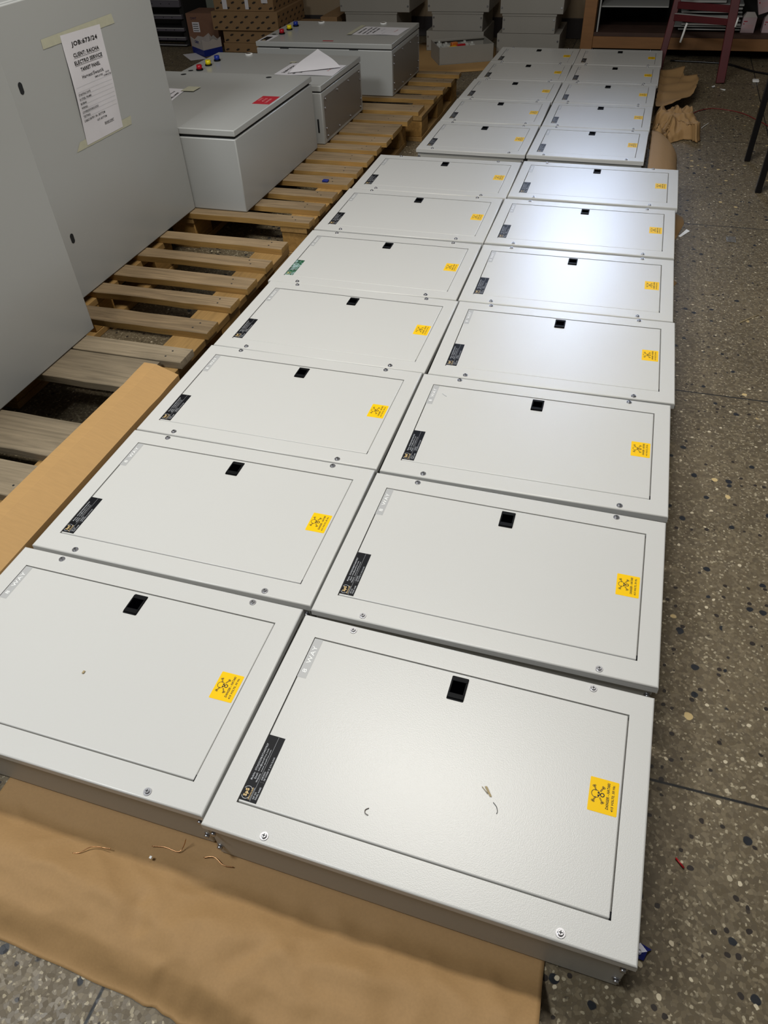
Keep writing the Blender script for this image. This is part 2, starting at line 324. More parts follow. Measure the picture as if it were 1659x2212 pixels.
def make_board(W2, D2, door, scr, plate, way, danger, latch, waytxt):
    t = empty('distribution_board')
    b = MB(); i = 0.006
    b.box((-W2+i, -D2+i, 0), (W2-i, D2-i, H-0.012), 'boxpaint', 0.002, 1); box = b.build('back_box', t)
    for sx in (-1, 1):
        for z in (0.030, 0.083):
            b = MB(); y0 = -D2+i
            b.cyl((sx*(W2-0.013), y0, z), (sx*(W2-0.013), y0-0.0015, z), 0.0062, 'chrome', 12)
            b.cyl((sx*(W2-0.013), y0-0.0015, z), (sx*(W2-0.013), y0-0.006, z), 0.0045, 'chrome', 6)
            b.build('side_bolt', box)
    x0, x1, y0, y1 = door
    # cover: a folded tray with the door opening cut out
    b = MB(); r = 0.003; k = 'paint'
    zt, zb = H, H-0.016
    out = [(-W2, -D2), (W2, -D2), (W2, D2), (-W2, D2)]; inn = [(x0, y0), (x1, y0), (x1, y1), (x0, y1)]
    def ringv(P, z, off=0.0):
        cx, cy = sum(p[0] for p in P)/4, sum(p[1] for p in P)/4
        return [b.bm.verts.new((p[0]-math.copysign(off, p[0]-cx), p[1]-math.copysign(off, p[1]-cy), z)) for p in P]
    loops = [ringv(out, zb), ringv(out, zt-r), ringv(out, zt-r*0.3, r*0.3), ringv(out, zt, r), ringv(inn, zt, -0.0008), ringv(inn, zt-0.0008), ringv(inn, zb)]
    km = b.mi(k)
    for li, (A, B) in enumerate(zip(loops, loops[1:])):
        for j in range(4):
            f = b.bm.faces.new((A[j], A[(j+1) % 4], B[(j+1) % 4], B[j])); f.material_index = km; f.smooth = li in (1, 2)
    b.build('cover', t)
    b = MB(); b.box((x0-0.004, y0-0.004, zb-0.006), (x1+0.004, y1+0.004, zb-0.004), 'seam'); b.build('inner_tray', t)
    g = 0.0022; gt = 0.0034
    b = MB(); b.box((x0+g, y0+gt, H-0.010), (x1-g, y1-g, H-0.0006), 'paint', 0.0022, 3)
    d = b.build('door', t)
    zt = H-0.0006
    # slide latch; raised frame, shade of the finger recess painted as a black floor
    lx, ly0, ly1, lw = latch
    b = MB(); z0 = zt; pr = rrect(lx-lw, lx+lw, ly0, ly1, 0.002)
    ix0, ix1, iy0, iy1 = lx-lw+0.0035, lx+lw-0.0035, ly0+0.013, ly1-0.011
    b.prism(pr, z0-0.004, z0+0.0006, 'black')
    for a_, c_ in (((ix0-0.003, iy0-0.010, 0), (ix1+0.003, iy0, 0)), ((ix0-0.003, iy1, 0), (ix1+0.003, iy1+0.008, 0)), ((ix0-0.003, iy0, 0), (ix0, iy1, 0)), ((ix1, iy0, 0), (ix1+0.003, iy1, 0))):
        b.box((a_[0], a_[1], z0+0.0004), (c_[0], c_[1], z0+0.0030), 'black', 0.0006, 1)
    b.box((ix0, iy0, z0+0.0004), (ix1, iy1, z0+0.0009), 'recess_shade')
    la = b.build('latch', d)
    # 8 way label
    wx0, wx1, wy0, wy1 = way; b = MB(); L_ = wy1-wy0; hgt = wx1-wx0
    b.box((wx0, wy0, zt), (wx1, wy1, zt+0.00025), 'way')
    b.text(waytxt[0], (wx0+hgt*0.76, wy0+L_*0.13, zt+0.0004), (0, 1, 0), (-1, 0, 0), L_*0.09, hgt*0.5, 'white')
    b.text(waytxt[1], (wx0+hgt*0.76, wy0+L_*0.36, zt+0.0004), (0, 1, 0), (-1, 0, 0), L_*0.45, hgt*0.5, 'white')
    b.build('way_label', d)
    # name plate
    px0, px1, py0, py1 = plate; b = MB(); L_ = py1-py0; hg = px1-px0; zz = zt+0.0005
    b.box((px0, py0, zt), (px1, py1, zt+0.0003), 'plate')
    def T(s, u0, u1, v0, v1, m='silver'): b.text(s, (px1-hg*v0, py0+L_*u0, zz), (0, 1, 0), (-1, 0, 0), L_*(u1-u0), hg*(v1-v0), m)
    b.poly([(px1-hg*0.375, py0+L_*0.01, zz), (px1-hg*0.375, py0+L_*0.99, zz), (px1-hg*0.385, py0+L_*0.99, zz), (px1-hg*0.385, py0+L_*0.01, zz)], 'silver')
    T('SpS', 0.06, 0.175, 0.62, 0.88, 'gold')
    for a0, a1, cu in ((100, 250, 0.075), (-70, 80, 0.16)):
        for q in range(8):
            A_, B_ = [math.radians(a0+(a1-a0)*w/8) for w in (q, q+1)]
            pt = lambda a, rr: (px1-hg*(0.74+rr*0.22*math.sin(a)), py0+L_*(cu+rr*0.05*math.cos(a)), zz)
            b.poly([pt(A_, 1), pt(B_, 1), pt(B_, 0.88), pt(A_, 0.88)], 'silver')
    T('SPECIALISED', 0.03, 0.20, 0.47, 0.55, 'gold'); T('POWER SYSTEMS', 0.03, 0.20, 0.405, 0.44, 'silver')
    T('Mobile:', 0.30, 0.415, 0.77, 0.88); T('0724255298/0724037037', 0.44, 0.865, 0.77, 0.88)
    T('Email:', 0.325, 0.415, 0.60, 0.71); T('info@spsafrica.com', 0.44, 0.79, 0.59, 0.71)
    T('Website:', 0.28, 0.415, 0.45, 0.55); T('www.spsafrica.com', 0.44, 0.78, 0.44, 0.54)
    T('REF NO', 0.05, 0.15, 0.22, 0.31); T(':', 0.298, 0.302, 0.22, 0.29); T('638/2024', 0.33, 0.455, 0.22, 0.31)
    T('PANEL NAME', 0.05, 0.23, 0.08, 0.17); T(':', 0.298, 0.302, 0.08, 0.15); T("DB TOWER 'B' 25TH FLOOR", 0.33, 0.69, 0.08, 0.17)
    b.build('name_plate', d)
    # danger sticker
    dx0, dx1, dy0, dy1 = danger; b = MB(); L_ = dy1-dy0; hg = dx1-dx0
    b.prism(rrect(dx0, dx1, dy0, dy1, 0.0015, 2), zt, zt+0.0003, 'yellow')
    b.text('DANGER - HATARI', (dx1-hg*0.30, dy0+L_*0.14, zz), (0, 1, 0), (-1, 0, 0), L_*0.78, hg*0.10, 'ink')
    b.text('415 VOLTS, 50 Hz.', (dx1-hg*0.12, dy0+L_*0.11, zz), (0, 1, 0), (-1, 0, 0), L_*0.78, hg*0.10, 'ink')
    skull(b, (dx0+hg*0.31, dy0+L_*0.52), 0.030, zz)
    b.build('danger_sticker', d)
    b = MB(); b.cyl((x1-0.0015, y0+0.0005, H-0.002), (x1-0.0015, y0+0.013, H-0.002), 0.0018, 'black', 8); b.build('hinge_pin', d)
    for sx, sy in ((-1, 1), (1, 1), (1, -1), (-1, -1)):
        b = MB(); X, Y_ = sx*scr[0], sy*scr[1]; b.cyl((X, Y_, H), (X, Y_, H+0.0014), 0.0066, 'chrome', 20); b.cyl((X, Y_, H+0.0014), (X, Y_, H+0.0042), 0.0047, 'chrome', 16, 0.0036)
        b.box((X-0.0026, Y_-0.0006, H+0.0040), (X+0.0026, Y_+0.0006, H+0.0044), 'seam'); b.box((X-0.0006, Y_-0.0026, H+0.0041), (X+0.0006, Y_+0.0026, H+0.0045), 'seam')
        b.build('cover_screw', t)
    return t
near = make_board(0.325, 0.2122, (-0.2878, 0.2868, -0.1655, 0.1670), (0.2222, 0.2005), (-0.2856, -0.2560, -0.1588, -0.0427), (-0.2856, -0.2690, 0.0768, 0.1640), (0.2365, 0.2803, -0.0170, 0.0390), (-0.0028, 0.1092, 0.1578, 0.0151), ('8', 'WAY'))
far = make_board(0.254, 0.2030, (-0.2170, 0.2170, -0.1590, 0.1600), (0.1790, 0.1900), (-0.2146, -0.1890, -0.1540, -0.0500), (-0.2146, -0.1990, 0.0740, 0.1500), (0.1720, 0.2130, -0.0280, 0.0280), (-0.0010, 0.1040, 0.1530, 0.0148), ('6', 'WAY'))
ordn = ['nearest the camera', 'second from the camera', 'third from the camera', 'fourth from the camera', 'fifth from the camera', 'sixth from the camera', 'farthest of the seven wide ones']
NR = [(-0.1224, 0.5629, -0.0157), (-0.1124, 1.0048, -0.0040), (-0.1094, 1.4424, 0.0086), (-0.1047, 1.8725, 0.0150), (-0.1160, 2.3012, 0.0105), (-0.1197, 2.7414, 0.0055), (-0.1148, 3.1879, 0.0030)]
NL = [(-0.7785, 0.5790, -0.0018), (-0.7676, 1.0127, 0.0020), (-0.7661, 1.4410, 0.0006), (-0.7607, 1.8675, -0.0018), (-0.7715, 2.2940, 0.0060), (-0.7735, 2.7323, 0.0100), (-0.7690, 3.1622, 0.0110)]
extraR = ['straw scrap on it', '', '', '', '', '', '']
extraL = ['cut by photo edge', '', '', '', 'mottled glare-painted name plate', '', '']
first = True
for pos, side, ex in ((NR, 'right', extraR), (NL, 'left', extraL)):
    for i, (x, y, a) in enumerate(pos):
        o = near if first else copy_tree(near); first = False
        o.location = (x, y, 0.0045); o.rotation_euler = (0, 0, a)
        o['label'] = 'wide grey 8 WAY electrical board, %s row, %s%s' % (side, ordn[i], (', '+ex[i]) if ex[i] and len(ex[i].split()) < 6 else '')
        o['category'] = 'electrical board'; o['group'] = 'wide distribution boards laid out in two rows'
        if side == 'left' and i == 4:
            dr = [c for c in o.children if c.name.startswith('door')][0]
            npl = [c for c in dr.children if c.name.startswith('name_plate')][0]
            npl.data = npl.data.copy(); npl.data.materials[0] = M['painted_glare']; npl['label'] = 'name plate with mottled mirror-like glare painted in'
ordf = ['first behind the wide boards', 'second behind the wide boards', 'middle of its five', 'last but one at the back', 'last one at the back']
FR = [(-0.1867, 3.6930, -0.010, 1.06), (-0.1821, 4.1187, -0.0033, 1), (-0.1795, 4.5311, -0.0087, 1), (-0.1708, 4.9400, -0.0080, 1), (-0.1674, 5.3540, 0.0028, 1)]
FL = [(-0.7014, 3.6930, -0.0060, 1.06), (-0.6990, 4.1230, 0.0050, 1), (-0.6938, 4.5350, -0.0100, 1), (-0.6816, 4.9450, -0.0020, 1), (-0.6776, 5.3530, -0.0100, 1)]
first = True
for pos, side in ((FR, 'right'), (FL, 'left')):
    for i, (x, y, a, sy) in enumerate(pos):
        o = far if first else copy_tree(far); first = False
        o.location = (x, y, 0.0045); o.rotation_euler = (0, 0, a); o.scale = (1, sy, 1)
        o['label'] = 'narrow grey electrical board, far %s row, %s' % (side, ordf[i]); o['category'] = 'electrical board'; o['group'] = 'narrow distribution boards in the far block'

# ------------------------------------------------------------------ kraft paper and cardboard
def hn(x, y, s=1.0, ph=0.0):
    return (math.sin(x*13.1*s+ph)+math.sin(y*17.3*s+ph*2.1)+math.sin((x+y)*23.7*s+ph*0.7)+math.sin((x-1.7*y)*31.3*s+ph*1.3))/4
def grid_sheet(name, X, Y, zf, m, th=0.0008):
    b = MB(); g = [[b.bm.verts.new((x, y, zf(x, y))) for x in X(j)] for j, y in enumerate(Y)]; k = b.mi(m)
    # Y may be a list of per-column curves: handled by yf
    for r0, r1 in zip(g, g[1:]):
        for i in range(len(r0)-1):
            f = b.bm.faces.new((r0[i], r0[i+1], r1[i+1], r1[i])); f.material_index = k; f.smooth = True
    o = b.build(name); s = o.modifiers.new('thickness', 'SOLIDIFY'); s.thickness = th; s.offset = 1; return o
nx, ny = 150, 90
fe = [(-0.90, 0.150), (-0.80, 0.149), (-0.717, 0.146), (-0.63, 0.143), (-0.546, 0.139), (-0.465, 0.136), (-0.393, 0.130), (-0.298, 0.118), (-0.2, 0.095), (-0.05, 0.06), (0.10, 0.05)]
def fedge(x):
    for (a, ya), (c, yc) in zip(fe, fe[1:]):
        if x <= c: return ya+(yc-ya)*(x-a)/(c-a)+0.0006*math.sin(x*61)+(0.0022*math.sin(x*83)+0.0012*math.sin(x*211) if x > -0.47 else 0)
    return fe[-1][1]
b = MB(); k = b.mi('kraft'); G = []
def sm(t): t = max(0, min(1, t)); return t*t*(3-2*t)
def crease(x, y, x0, y0, x1, y1, w, h):
    w *= 1.5; h *= 0.9
    dx, dy = x1-x0, y1-y0; L2 = dx*dx+dy*dy; t = max(0, min(1, ((x-x0)*dx+(y-y0)*dy)/L2)); d = math.hypot(x-x0-t*dx, y-y0-t*dy)
    return h*math.exp(-(d/w)**2)*(1-0.6*t)
for j in range(ny+1):
    row = []
    for i in range(nx+1):
        x = -0.875+0.965*i/nx; y0 = fedge(x); y1 = 0.80; t = (j/ny)**1.6 if False else j/ny
        y = y0+(0.46-y0)*min(1, t/0.85) if t <= 0.85 else 0.46+(y1-0.46)*(t-0.85)/0.15
        s_ = y-y0; ridge = 0.252+0.012*math.sin(x*4)
        z = 0.0012
        rise = sm(s_/0.05); fall = 1-sm((y-ridge)/0.085)
        z += 0.034*rise*(0.70+0.30*sm(s_/0.11))*fall
        dm = sm((0.352-y)/0.05)*sm(s_/0.03)
        z += dm*(0.006*noise.noise(Vector((x*9, y*13, 0)))+0.0035*(1-abs(noise.noise(Vector((x*14+5, y*20, 2))))*2)+0.0008*noise.noise(Vector((x*60, y*60, 4))))
        for cr in ((-0.30, 0.262, -0.23, 0.20, 0.012, 0.009), (-0.30, 0.262, -0.36, 0.20, 0.010, -0.007), (-0.52, 0.250, -0.50, 0.19, 0.012, -0.007), (-0.45, 0.215, -0.33, 0.165, 0.014, 0.007), (-0.60, 0.245, -0.40, 0.222, 0.008, 0.004), (-0.16, 0.255, -0.10, 0.14, 0.016, 0.006), (0.02, 0.30, 0.08, 0.18, 0.010, 0.004), (-0.2, 0.31, 0.05, 0.27, 0.010, 0.003)):
            z += dm*crease(x, y, *cr)
        row.append(b.bm.verts.new((x, y, max(z, 0.0010))))
    G.append(row)
for r0, r1 in zip(G, G[1:]):
    for i in range(nx):
        f = b.bm.faces.new((r0[i], r0[i+1], r1[i+1], r1[i])); f.material_index = k; f.smooth = True
o = b.build('kraft_paper'); sd = o.modifiers.new('thickness', 'SOLIDIFY'); sd.thickness = 0.0007; sd.offset = 1
tag(o, 'brown kraft paper sheet with soft ridge, spread under the nearest boards', 'paper')
def fan(name, cen, pts, zf, m='kraft', rings=14, n=96, th=0.0009, jag=0.0):
    per = []; P = [Vector(p) for p in pts]; tot = [(P[(i+1) % len(P)]-P[i]).length for i in range(len(P))]; S_ = sum(tot)
    for q in range(n):
        d = S_*q/n; i = 0
        while d > tot[i]: d -= tot[i]; i += 1
        p = P[i].lerp(P[(i+1) % len(P)], d/tot[i]); per.append(p+Vector((random.uniform(-jag, jag), random.uniform(-jag, jag))))
    b = MB(); k = b.mi(m); c = Vector(cen); cv = b.bm.verts.new((c.x, c.y, zf(c.x, c.y, 0))); prev = None
    for r in range(1, rings+1):
        t = r/rings; cur = []
        for p in per:
            q = c.lerp(p, t); cur.append(b.bm.verts.new((q.x, q.y, zf(q.x, q.y, t))))
        for i in range(n):
            j = (i+1) % n
            f = b.bm.faces.new((cv, cur[i], cur[j])) if prev is None else b.bm.faces.new((prev[i], cur[i], cur[j], prev[j])); f.material_index = k; f.smooth = True
        prev = cur
    o = b.build(name); s = o.modifiers.new('thickness', 'SOLIDIFY'); s.thickness = th; s.offset = 1; return o
tag(fan('kraft_paper', (0.19, 5.0), [(0.088, 5.32), (0.13, 5.345), (0.182, 5.385), (0.229, 5.435), (0.226, 5.33), (0.235, 5.262), (0.27, 5.252), (0.301, 5.26), (0.314, 5.175), (0.300, 5.0), (0.288, 4.869), (0.249, 4.751), (0.18, 4.649), (0.088, 4.54)],
    lambda x, y, t: 0.055+0.018*hn(x, y, 0.7, 2)+0.016*max(0, (x-0.25))*10+0.012*sm((t-0.7)/0.3), jag=0.003),
    'torn flat kraft paper flap beside the last narrow boards', 'paper', 'kraft paper bunched along the far right row')
def crum(x, y, t):
    v = 0.0
    for f, a in ((7, 0.050), (15, 0.026), (31, 0.010)): v += a*(1-abs(noise.noise(Vector((x*f+3.1, y*f*0.55, f))))*2.4)
    e = 1-sm((t-0.82)/0.18)
    return max(0.004, e*(0.012+max(v, 0))+0.004)
tag(fan('kraft_paper', (0.185, 4.33), [(0.088, 4.50), (0.14, 4.53), (0.172, 4.572), (0.215, 4.62), (0.245, 4.66), (0.262, 4.60), (0.275, 4.52), (0.317, 4.369), (0.327, 4.27), (0.330, 4.215), (0.315, 4.170), (0.290, 4.21), (0.246, 4.217), (0.20, 4.17), (0.159, 4.128), (0.128, 4.06), (0.088, 4.05)], crum, n=150, rings=30, jag=0.005),
    'crumpled ball of kraft paper between flat flap and smooth fold', 'paper', 'kraft paper bunched along the far right row')
b = MB(); k = b.mi('kraft'); G = []
for j in range(31):
    y = 3.46+(4.075-3.46)*j/30; row = []; w = 0.135*(1-0.55*sm((y-3.9)/0.3)); hh = 0.085*(1-0.25*sm((y-4.0)/0.2))
    for i in range(17):
        a = math.pi/2*i/16; row.append(b.bm.verts.new((0.086+w*math.sin(a)+0.002*hn(j*0.1, i*0.2), y, max(0.002, hh*math.cos(a)+0.002*hn(i*0.1, y*2, 1, 3)))))
    G.append(row)
for r0, r1 in zip(G, G[1:]):
    for i in range(16): f = b.bm.faces.new((r0[i], r0[i+1], r1[i+1], r1[i])); f.material_index = k; f.smooth = True
o = b.build('kraft_paper'); sd = o.modifiers.new('thickness', 'SOLIDIFY'); sd.thickness = 0.0007
tag(o, 'smooth rounded fold of kraft paper right behind the wide boards', 'paper', 'kraft paper bunched along the far right row')
tag(fan('kraft_paper', (0.12, 3.10), [(-0.05, 2.9), (-0.05, 3.3), (0.20, 3.28), (0.232, 3.24), (0.256, 3.211), (0.262, 3.154), (0.249, 3.081), (0.231, 2.987), (0.18, 2.92)], lambda x, y, t: 0.0008, rings=3, n=40), 'kraft paper corner showing beside the sixth wide board', 'paper', 'paper corners under the right row')
tag(fan('kraft_paper', (0.10, 2.61), [(-0.05, 2.5), (-0.05, 2.72), (0.21, 2.65), (0.228, 2.638), (0.243, 2.607), (0.230, 2.579), (0.2, 2.56)], lambda x, y, t: 0.0008, rings=3, n=40), 'tiny kraft paper tip showing beside the fifth wide board', 'paper', 'paper corners under the right row')
# cardboard strip lying over the pallet edge beside the left row
b = MB(); k = b.mi('card'); G = []; ys = [0.42+(1.478-0.42)*j/20 for j in range(21)]
prof = [(-1.207, 0.1478), (-1.190, 0.1475), (-1.170, 0.1472), (-1.1070, 0.1235), (-1.1065, 0.004)]
for y in ys:
    sh = 0.012*(1-sm((y-0.85)/0.6))*-1
    G.append([b.bm.verts.new((x+(sh if i < 3 else 0), y, z+(-0.002 if abs(y-1.385) < 0.02 and i < 4 else 0))) for i, (x, z) in enumerate(prof)])
for r0, r1 in zip(G, G[1:]):
    for i in range(len(prof)-1): f = b.bm.faces.new((r0[i], r0[i+1], r1[i+1], r1[i])); f.material_index = k; f.smooth = False
o = b.build('cardboard_sheet'); sd = o.modifiers.new('thickness', 'SOLIDIFY'); sd.thickness = 0.003; sd.offset = 1
tag(o, 'long tan cardboard sheet draped over pallet edge beside left boards', 'cardboard')
tag(fan('cardboard_sheet', (-1.25, 5.6), [(-1.60, 5.36), (-1.30, 5.36), (-1.03, 5.47), (-0.97, 5.55), (-0.95, 5.75), (-1.1, 6.2), (-1.65, 6.25), (-1.75, 5.9)], lambda x, y, t: 0.0012, 'card', rings=3, n=60, th=0.003),
    'flattened brown cardboard on floor beneath the open enclosure', 'cardboard')

# ------------------------------------------------------------------ pallets
def pallet(label, x0, boards, ys, runners, top='plank', blocks=True):
    """boards: (y_front, y_back, right_x)"""
    x1 = max(q[2] for q in boards); t = empty('pallet', ((x0+x1)/2, (ys[0]+ys[1])/2, 0)); ox, oy = t.location.x, t.location.y
    for (ya, yb, xr) in boards:
        b = MB(); tp = top if not isinstance(top, dict) else top.get(round(ya, 3), 'plank')
        n = 14; lo = []; fr = [(ya+random.uniform(-0.003, 0.003)) for _ in range(n+1)]; bk = [(yb+random.uniform(-0.002, 0.002)) for _ in range(n+1)]
        X = [x0+(xr-x0)*i/n for i in range(n+1)]; z0, z1 = 0.122, 0.144-random.uniform(0, 0.0008)
        kt, ke = b.mi(tp), b.mi('plankedge' if tp == 'plank' else tp); v = lambda x, y, z: b.bm.verts.new((x-ox, y-oy, z))
        A = [[v(X[i], fr[i], z0), v(X[i], fr[i], z1-0.002), v(X[i], fr[i]+0.002, z1), v(X[i], bk[i]-0.002, z1), v(X[i], bk[i], z1-0.002), v(X[i], bk[i], z0)] for i in range(n+1)]
        for p, q in zip(A, A[1:]):
            for j in range(5):
                f = b.bm.faces.new((p[j], q[j], q[j+1], p[j+1])); f.material_index = kt if j in (1, 2, 3) else ke
            f = b.bm.faces.new((p[5], q[5], q[0], p[0])); f.material_index = ke
        f = b.bm.faces.new(A[0][::-1]); f.material_index = ke; f = b.bm.faces.new(A[-1]); f.material_index = ke
        for rx0, rx1 in runners:      # nail heads
            for yy in (ya+(yb-ya)*0.3, ya+(yb-ya)*0.7):
                nx_ = (rx0+rx1)/2+random.uniform(-0.02, 0.02)
                if nx_ < xr-0.01: b.cyl((nx_-ox, yy-oy, z1-0.001), (nx_-ox, yy-oy, z1+0.0006), 0.003, 'seam', 6)
        b.build('top_board', t)
    for rx0, rx1 in runners:
        b = MB(); b.box((rx0-ox, ys[0]-oy, 0.100), (rx1-ox, ys[1]-oy, 0.1215), 'planky', 0.0015, 1); b.build('runner', t)
        b = MB(); b.box((rx0-ox, ys[0]-oy, 0.0), (rx1-ox, ys[1]-oy, 0.021), 'planky', 0.0015, 1); b.build('bottom_board', t)
        ym = (ys[0]+ys[1])/2
        for yc in (ys[0]+0.07, ym, ys[1]-0.07):
            b = MB(); b.box((rx0+0.002-ox, yc-0.065-oy, 0.0212), (rx1-0.002-ox, yc+0.065-oy, 0.0998), 'blockwood', 0.002, 1); b.build('block', t)
    tag(t, label, 'pallet', 'wooden pallets in a line under the cabinets'); return t
RUN = [(-1.235, -1.125), (-1.72, -1.61), (-2.24, -2.13)]
pallet('wooden pallet farthest back, under the far low cabinet', -2.26, [(4.728, 4.791, -1.036), (4.547, 4.631, -1.04), (4.383, 4.454, -1.05), (4.203, 4.279, -1.055), (3.972, 4.092, -1.078)], (3.972, 4.792), [(-1.17, -1.06), (-1.70, -1.59), (-2.24, -2.13)])
pallet('long wooden pallet in the middle, under two low cabinets', -2.26, [(3.798, 3.906, -1.088), (3.587, 3.750, -1.102), (3.467, 3.550, -1.097), (3.350, 3.423, -1.108), (3.192, 3.297, -1.104), (3.049, 3.136, -1.104), (2.918, 3.001, -1.100), (2.768, 2.833, -1.112), (2.635, 2.706, -1.116), (2.512, 2.568, -1.112)], (2.512, 3.906), RUN)
pallet('wooden pallet under the tall taped cabinet, weathered slats', -2.26, [(2.276, 2.337, -1.125), (2.121, 2.185, -1.120), (1.966, 2.043, -1.116), (1.838, 1.903, -1.115), (1.676, 1.751, -1.113), (1.509, 1.584, -1.112), (1.362, 1.503, -1.172)], (1.362, 2.337), RUN, top={1.362: 'grey_plank', 1.509: 'grey_plank', 1.676: 'plank'})
pallet('grey weathered pallet nearest camera, half under cardboard sheet', -2.26, [(1.055, 1.192, -1.174), (0.905, 1.014, -1.174), (0.75, 0.872, -1.174), (0.58, 0.70, -1.174), (0.43, 0.54, -1.174)], (0.43, 1.192), [(-1.262, -1.176), (-1.72, -1.61), (-2.24, -2.13)], top='grey_plank')

# ------------------------------------------------------------------ low cabinets lying on the pallets
ZP = 0.1445
def low_cabinet(label, x0, x1, y0, y1, ztop, lidh=0.026, gap=0.006, gland=False, lid_in=0.0):
    t = empty('low_cabinet', ((x0+x1)/2, (y0+y1)/2, ZP)); ox, oy, oz = t.location
    zl = ztop-lidh
    b = MB(); b.box((x0-ox, y0-oy, 0), (x1-ox, y1-oy, zl-gap-oz), 'cab', 0.004, 2); body = b.build('body', t)
    b = MB(); b.box((x0+0.008-ox, y0+0.008-oy, zl-gap-oz), (x1-0.010-ox, y1-0.008-oy, zl-oz), 'seam'); b.build('gasket', t)
    b = MB(); b.box((x0-0.001-ox, y0-0.001-oy, zl-oz), (x1+0.001-ox, y1+0.001-oy, ztop-oz), 'cab', 0.003, 2); lid = b.build('door', t)
    if gland:
        ya, yb, za, zb = gland
        b = MB(); P = rrect(ya-oy, yb-oy, za-oz, zb-oz, 0.012); X = x1-ox
        vs = [b.bm.verts.new((X+0.0015, p[0], p[1])) for p in P]; v2 = [b.bm.verts.new((X-0.001, p[0], p[1])) for p in P]; kk = b.mi('cabdark')
        b.bm.faces.new(vs).material_index = kk
        for i in range(len(P)): b.bm.faces.new((vs[i], v2[i], v2[(i+1) % len(P)], vs[(i+1) % len(P)])).material_index = kk
        pl = b.build('gland_plate', t)
        n = 4
        pos = [(ya+0.02+(yb-ya-0.04)*i/(n-1)*1.0, z) for i in range(n) for z in (za+0.010, zb-0.010)]+[(ya+0.008, z) for z in (za+0.045, zb-0.045)]+[(yb-0.008, z) for z in (za+0.045, zb-0.045)]
        for (yy, zz) in pos:
            b = MB(); b.cyl((X+0.0015, yy-oy, zz-oz), (X+0.003, yy-oy, zz-oz), 0.0055, 'chrome', 12); b.cyl((X+0.003, yy-oy, zz-oz), (X+0.006, yy-oy, zz-oz), 0.0035, 'chrome', 10); b.build('plate_screw', pl)
    tag(t, label, 'cabinet', 'low enclosures lying on the pallets'); return t, lid, (ox, oy, oz)
def lamp(lid, o, x, y, z, m, name):
    b = MB(); b.cyl((x-o[0], y-o[1], z-o[2]), (x-o[0], y-o[1], z+0.006-o[2]), 0.017, 'black', 18); b.cyl((x-o[0], y-o[1], z+0.006-o[2]), (x-o[0], y-o[1], z+0.024-o[2]), 0.0145, m, 18, 0.0125)
    b.cyl((x-0.043-o[0], y-0.012-o[1], z-o[2]), (x-0.043-o[0], y-0.012-o[1], z+0.0006-o[2]), 0.013, 'seam', 12)
    b.build(name, lid)
def lock(lid, o, x, y, z, white=True):
    b = MB()
    if white:
        b.cyl((x-o[0], y-o[1], z-o[2]), (x-o[0], y-o[1], z+0.005-o[2]), 0.020, 'white', 18, 0.018); b.cyl((x-0.002-o[0], y-0.004-o[1], z+0.005-o[2]), (x-0.002-o[0], y-0.004-o[1], z+0.0055-o[2]), 0.013, 'cabdark', 14)
    else: b.cyl((x-o[0], y-o[1], z-o[2]), (x-o[0], y-o[1], z+0.0006-o[2]), 0.013, 'seam', 14)
    b.build('lock', lid)
# first
c1, lid1, o1 = low_cabinet('low grey cabinet with red sticker, nearest of the three lying ones', -2.20, -1.390, 2.558, 3.335, 0.4395, 0.022, 0.009)
for x in (-1.99, -1.57): lock(lid1, o1, x, 3.287, 0.4395, False)
b = MB(); b.box((-1.4705-o1[0], 2.893-o1[1], 0.4395-o1[2]), (-1.3955-o1[0], 3.004-o1[1], 0.4399-o1[2]), 'redstick')
for i, s in enumerate(('DANGER', '415', 'VOLTS')):
    b.text(s, (-1.415-0.02*i-o1[0], 2.915-o1[1]+0.01*i, 0.4401-o1[2]), (0, 1, 0), (-1, 0, 0), 0.055-0.008*i, 0.010, 'pink')
b.build('warning_sticker', lid1)
# second
c2, lid2, o2 = low_cabinet('low grey cabinet with folded paper on top, middle lying one', -2.16, -1.3730, 3.389, 3.955, 0.3885, 0.024, 0.005, (3.412, 3.933, 0.162, 0.337))
for y, mm, nm in ((3.585, 'red', 'red_indicator'), (3.679, 'lyellow', 'yellow_indicator'), (3.775, 'blue', 'blue_indicator')): lamp(lid2, o2, -2.076, y, 0.3885, mm, nm)
for x in (-1.967, -1.578): lock(lid2, o2, x, 3.921, 0.3885)
b = MB(); b.box((-1.402-o2[0], 3.3878-o2[1], 0.195-o2[2]), (-1.394-o2[0], 3.3892-o2[1], 0.252-o2[2]), 'seam'); b.build('hinge_slot', c2)
# third
c3, lid3, o3 = low_cabinet('low grey cabinet with black name plate, farthest lying one', -2.066, -1.2885, 4.220, 4.774, 0.3885, 0.024, 0.005, (4.238, 4.752, 0.160, 0.340))
for y, mm, nm in ((4.412, 'red', 'red_indicator'), (4.522, 'lyellow', 'yellow_indicator'), (4.620, 'blue', 'blue_indicator')): lamp(lid3, o3, -1.990, y, 0.3885, mm, nm)
for x in (-1.872, -1.489): lock(lid3, o3, x, 4.732, 0.3885)
b = MB(); b.box((-2.060-o3[0], 4.232-o3[1], 0.3885-o3[2]), (-1.995-o3[0], 4.375-o3[1], 0.3888-o3[2]), 'sheet'); b.box((-2.050-o3[0], 4.240-o3[1], 0.3888-o3[2]), (-2.012-o3[0], 4.338-o3[1], 0.3890-o3[2]), 'plate')
b.text('SpS', (-2.020-o3[0], 4.245-o3[1], 0.3892-o3[2]), (0, 1, 0), (-1, 0, 0), 0.018, 0.02, 'gold'); b.build('name_plate', lid3)
